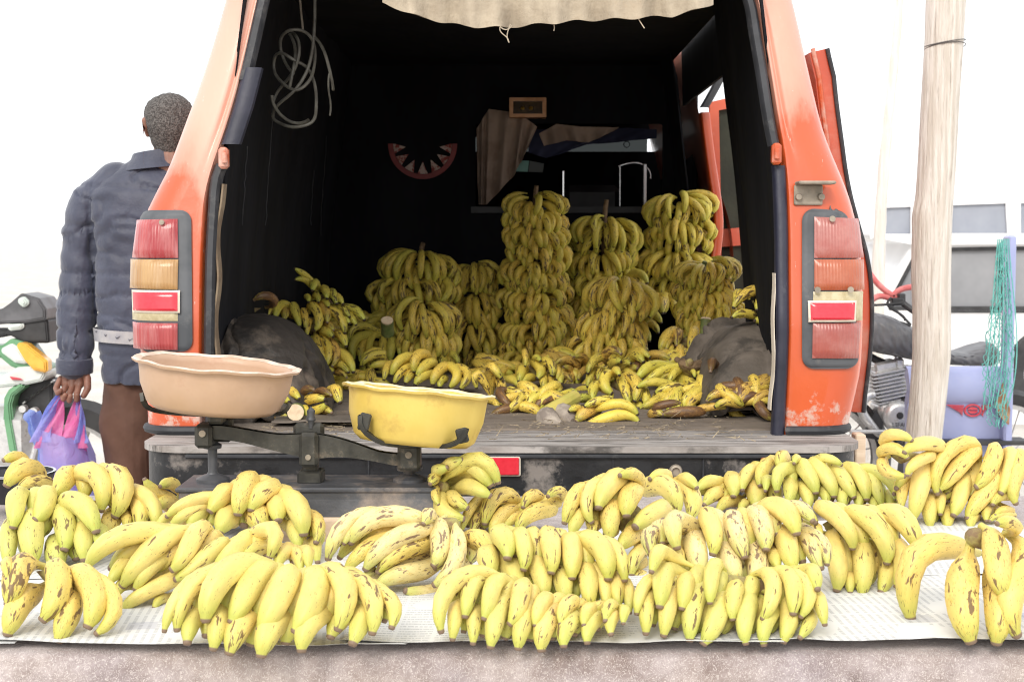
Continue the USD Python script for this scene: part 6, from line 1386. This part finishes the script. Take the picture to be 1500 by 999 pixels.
obj('frame', [tube(spline([at(1225, 480, KY), at(1290, 530, KY), at(1380, 560, KY), at(1450, 600, KY), at(1470, 690, KY)], 20), .016, 8), tube(spline([at(1235, 500, KY), at(1262, 600, KY), at(1300, 640, KY), at(1380, 645, KY), at(1440, 610, KY)], 20), .016, 8), tube(spline([at(1240, 440, KY), at(1222, 560, KY), at(1205, 690, KY)], 14), .02, 8)], 'black_part', mb)
obj('foot_rest', [box(at(1280, 632, KY - .15), (70 * ux, .03, 5 * ux), .004)], 'alloy', mb); obj('side_cover', prism(px_poly([(1262, 640), (1284, 600), (1294, 618), (1290, 645)], KY - .10), KY - .10, KY - .08), 'black_part', mb)
pl_ = obj('plank', box((at(1257, 680, 3.62)[0], 3.62, .39), (.025, .05, .76), .003), 'pale_board', label='upright wooden plank leaning by the right end of the bumper', cat='plank')
# green and white motorcycle behind the man
GY = 5.9; gx = GY / F; gb = thing('motorcycle', 'green and white motorcycle with an orange indicator behind the man at the far left', 'motorcycle', tuple(at(20, 812, GY) * np.array([1, 1, 0])))
def slab(pts, d0, d1, mt, name, sm=None, **k):
    p = Polygon(px_poly(pts, GY)).buffer(.012).buffer(-.012); m = prism(p, GY + d0, GY + d1); m = trimesh.Trimesh(m.vertices, m.faces); return obj(name, m, mt, gb, **k)
def blob(pts, r, mt, name, flat=.6, **k):
    c = spline([at(x, y, GY) + np.array([0, d, 0]) for x, y, d in pts], 20); rr = np.interp(np.linspace(0, 1, 20), np.linspace(0, 1, len(r)), r); return obj(name, tube(c, rr, 14, flat=flat), mt, gb, smooth=True, **k)
def panel(pts, d0, d1, mt, name, b=.012, **k):
    """A moulded part: its outline rounded, thick, with a stepped soft edge."""
    q = Polygon(px_poly([(10 + u / 3.333, 420 + v / 3.333) for u, v in pts], GY)).buffer(.010).buffer(-.018).buffer(.014)
    if q.is_empty: q = Polygon(px_poly([(10 + u / 3.333, 420 + v / 3.333) for u, v in pts], GY))
    L = [prism(q, GY + d0 + b, GY + d1)] + [prism(q.buffer(-b * i), GY + d0 + b * o, GY + d0 + b * 1.2) for i, o in ((.5, .35), (1, 0)) if not q.buffer(-b * i).is_empty]
    return obj(name, L, mt, gb, **k)
panel([(-300, 120), (-100, 130), (20, 108), (60, 80), (110, 36), (190, 58), (222, 105), (222, 150), (120, 165), (40, 168), (-280, 190)], -.10, .10, 'quilted_black', 'seat')
panel([(100, 62), (128, 50), (150, 72), (128, 88)], -.125, -.10, 'bike_white', 'trim')
panel([(-250, 215), (30, 212), (100, 172), (222, 160), (232, 262), (120, 262), (50, 226), (-240, 280)], -.08, .08, 'black_part', 'side_cover')
panel([(20, 205), (60, 178), (150, 168), (100, 196)], -.10, -.075, 'bike_white', 'trim')
panel([(-260, 300), (20, 285), (60, 254), (112, 268), (182, 372), (255, 402), (140, 405), (60, 372), (10, 330), (-250, 350)], -.10, .06, 'bike_green', 'fairing')
panel([(20, 300), (70, 275), (110, 300), (150, 360), (90, 352)], -.125, -.09, 'bike_white', 'trim')
panel([(104, 263), (150, 274), (246, 350), (248, 398), (190, 386), (150, 342)], -.15, -.09, 'indicator', 'indicator', label='orange indicator lamp')
panel([(-260, 420), (24, 430), (100, 388), (160, 384), (232, 408), (212, 442), (120, 462), (24, 472), (-250, 480)], -.12, .05, 'bike_white', 'fairing', label='white lower fairing')
panel([(68, 424), (112, 432), (128, 440), (80, 440)], -.135, -.115, 'emblem_red', 'red_flash', b=.004)
panel([(40, 530), (60, 495), (120, 452), (235, 434), (235, 448), (128, 470), (76, 512), (62, 560), (70, 640), (95, 780), (88, 800), (60, 780), (36, 640)], -.12, .0, 'bike_green', 'mudguard')
panel([(66, 530), (128, 474), (232, 452), (232, 640), (160, 662), (78, 630)], -.04, .06, 'black_part', 'radiator')
for k in range(9): panel([(96 + k * 12, 560 - k * 9), (150 + k * 12, 520 - k * 9), (154 + k * 12, 526 - k * 9), (100 + k * 12, 566 - k * 9)], -.055, -.03, 'alloy', 'radiator_fin', b=.002)
panel([(20, 650), (60, 690), (92, 800), (58, 800), (16, 710)], -.10, .02, 'bike_green', 'leg_shield')
for x, y, r in ((36, 598, .014), (52, 602, .016), (62, 612, .012)): obj('bolt', lathe([(.0, .03), (r, .03), (r * 1.1, 0)], at(x, y, GY - .07), 14, (0, -1, 0)), 'alloy', gb)
obj('engine', rough(box(at(0, 640, GY), (.34, .22, .26), .05), .01, 12), 'alloy', gb)
for x in (-190, 96):
    c = at(x, 700, GY); wl = obj('wheel', lathe([(.20, -.04), (.27, -.05), (.30, 0), (.27, .05), (.20, .04)], (c[0], GY + .12, .30), 40, (0, 1, 0)), 'black_part', gb); obj('rim', lathe([(.180, -.02), (.202, -.03), (.202, .03), (.180, .02)], (c[0], GY + .12, .30), 36, (0, 1, 0)), 'alloy', wl); obj('hub', lathe([(.0, -.05), (.045, -.05), (.045, .05), (0, .05)], (c[0], GY + .12, .30), 18, (0, 1, 0)), 'alloy', wl)
    for k in range(5): a = k * 2 * math.pi / 5; obj('spoke', tube(np.array([(c[0] + .03 * math.cos(a), GY + .12, .30 + .03 * math.sin(a)), (c[0] + .19 * math.cos(a), GY + .12, .30 + .19 * math.sin(a))]), .014, 8), 'alloy', wl)
obj('stand', tube(np.array([at(62, 625, GY - .05), at(40, 700, GY - .1), at(30, 800, GY - .15)]), .012, 8), 'alloy', gb)
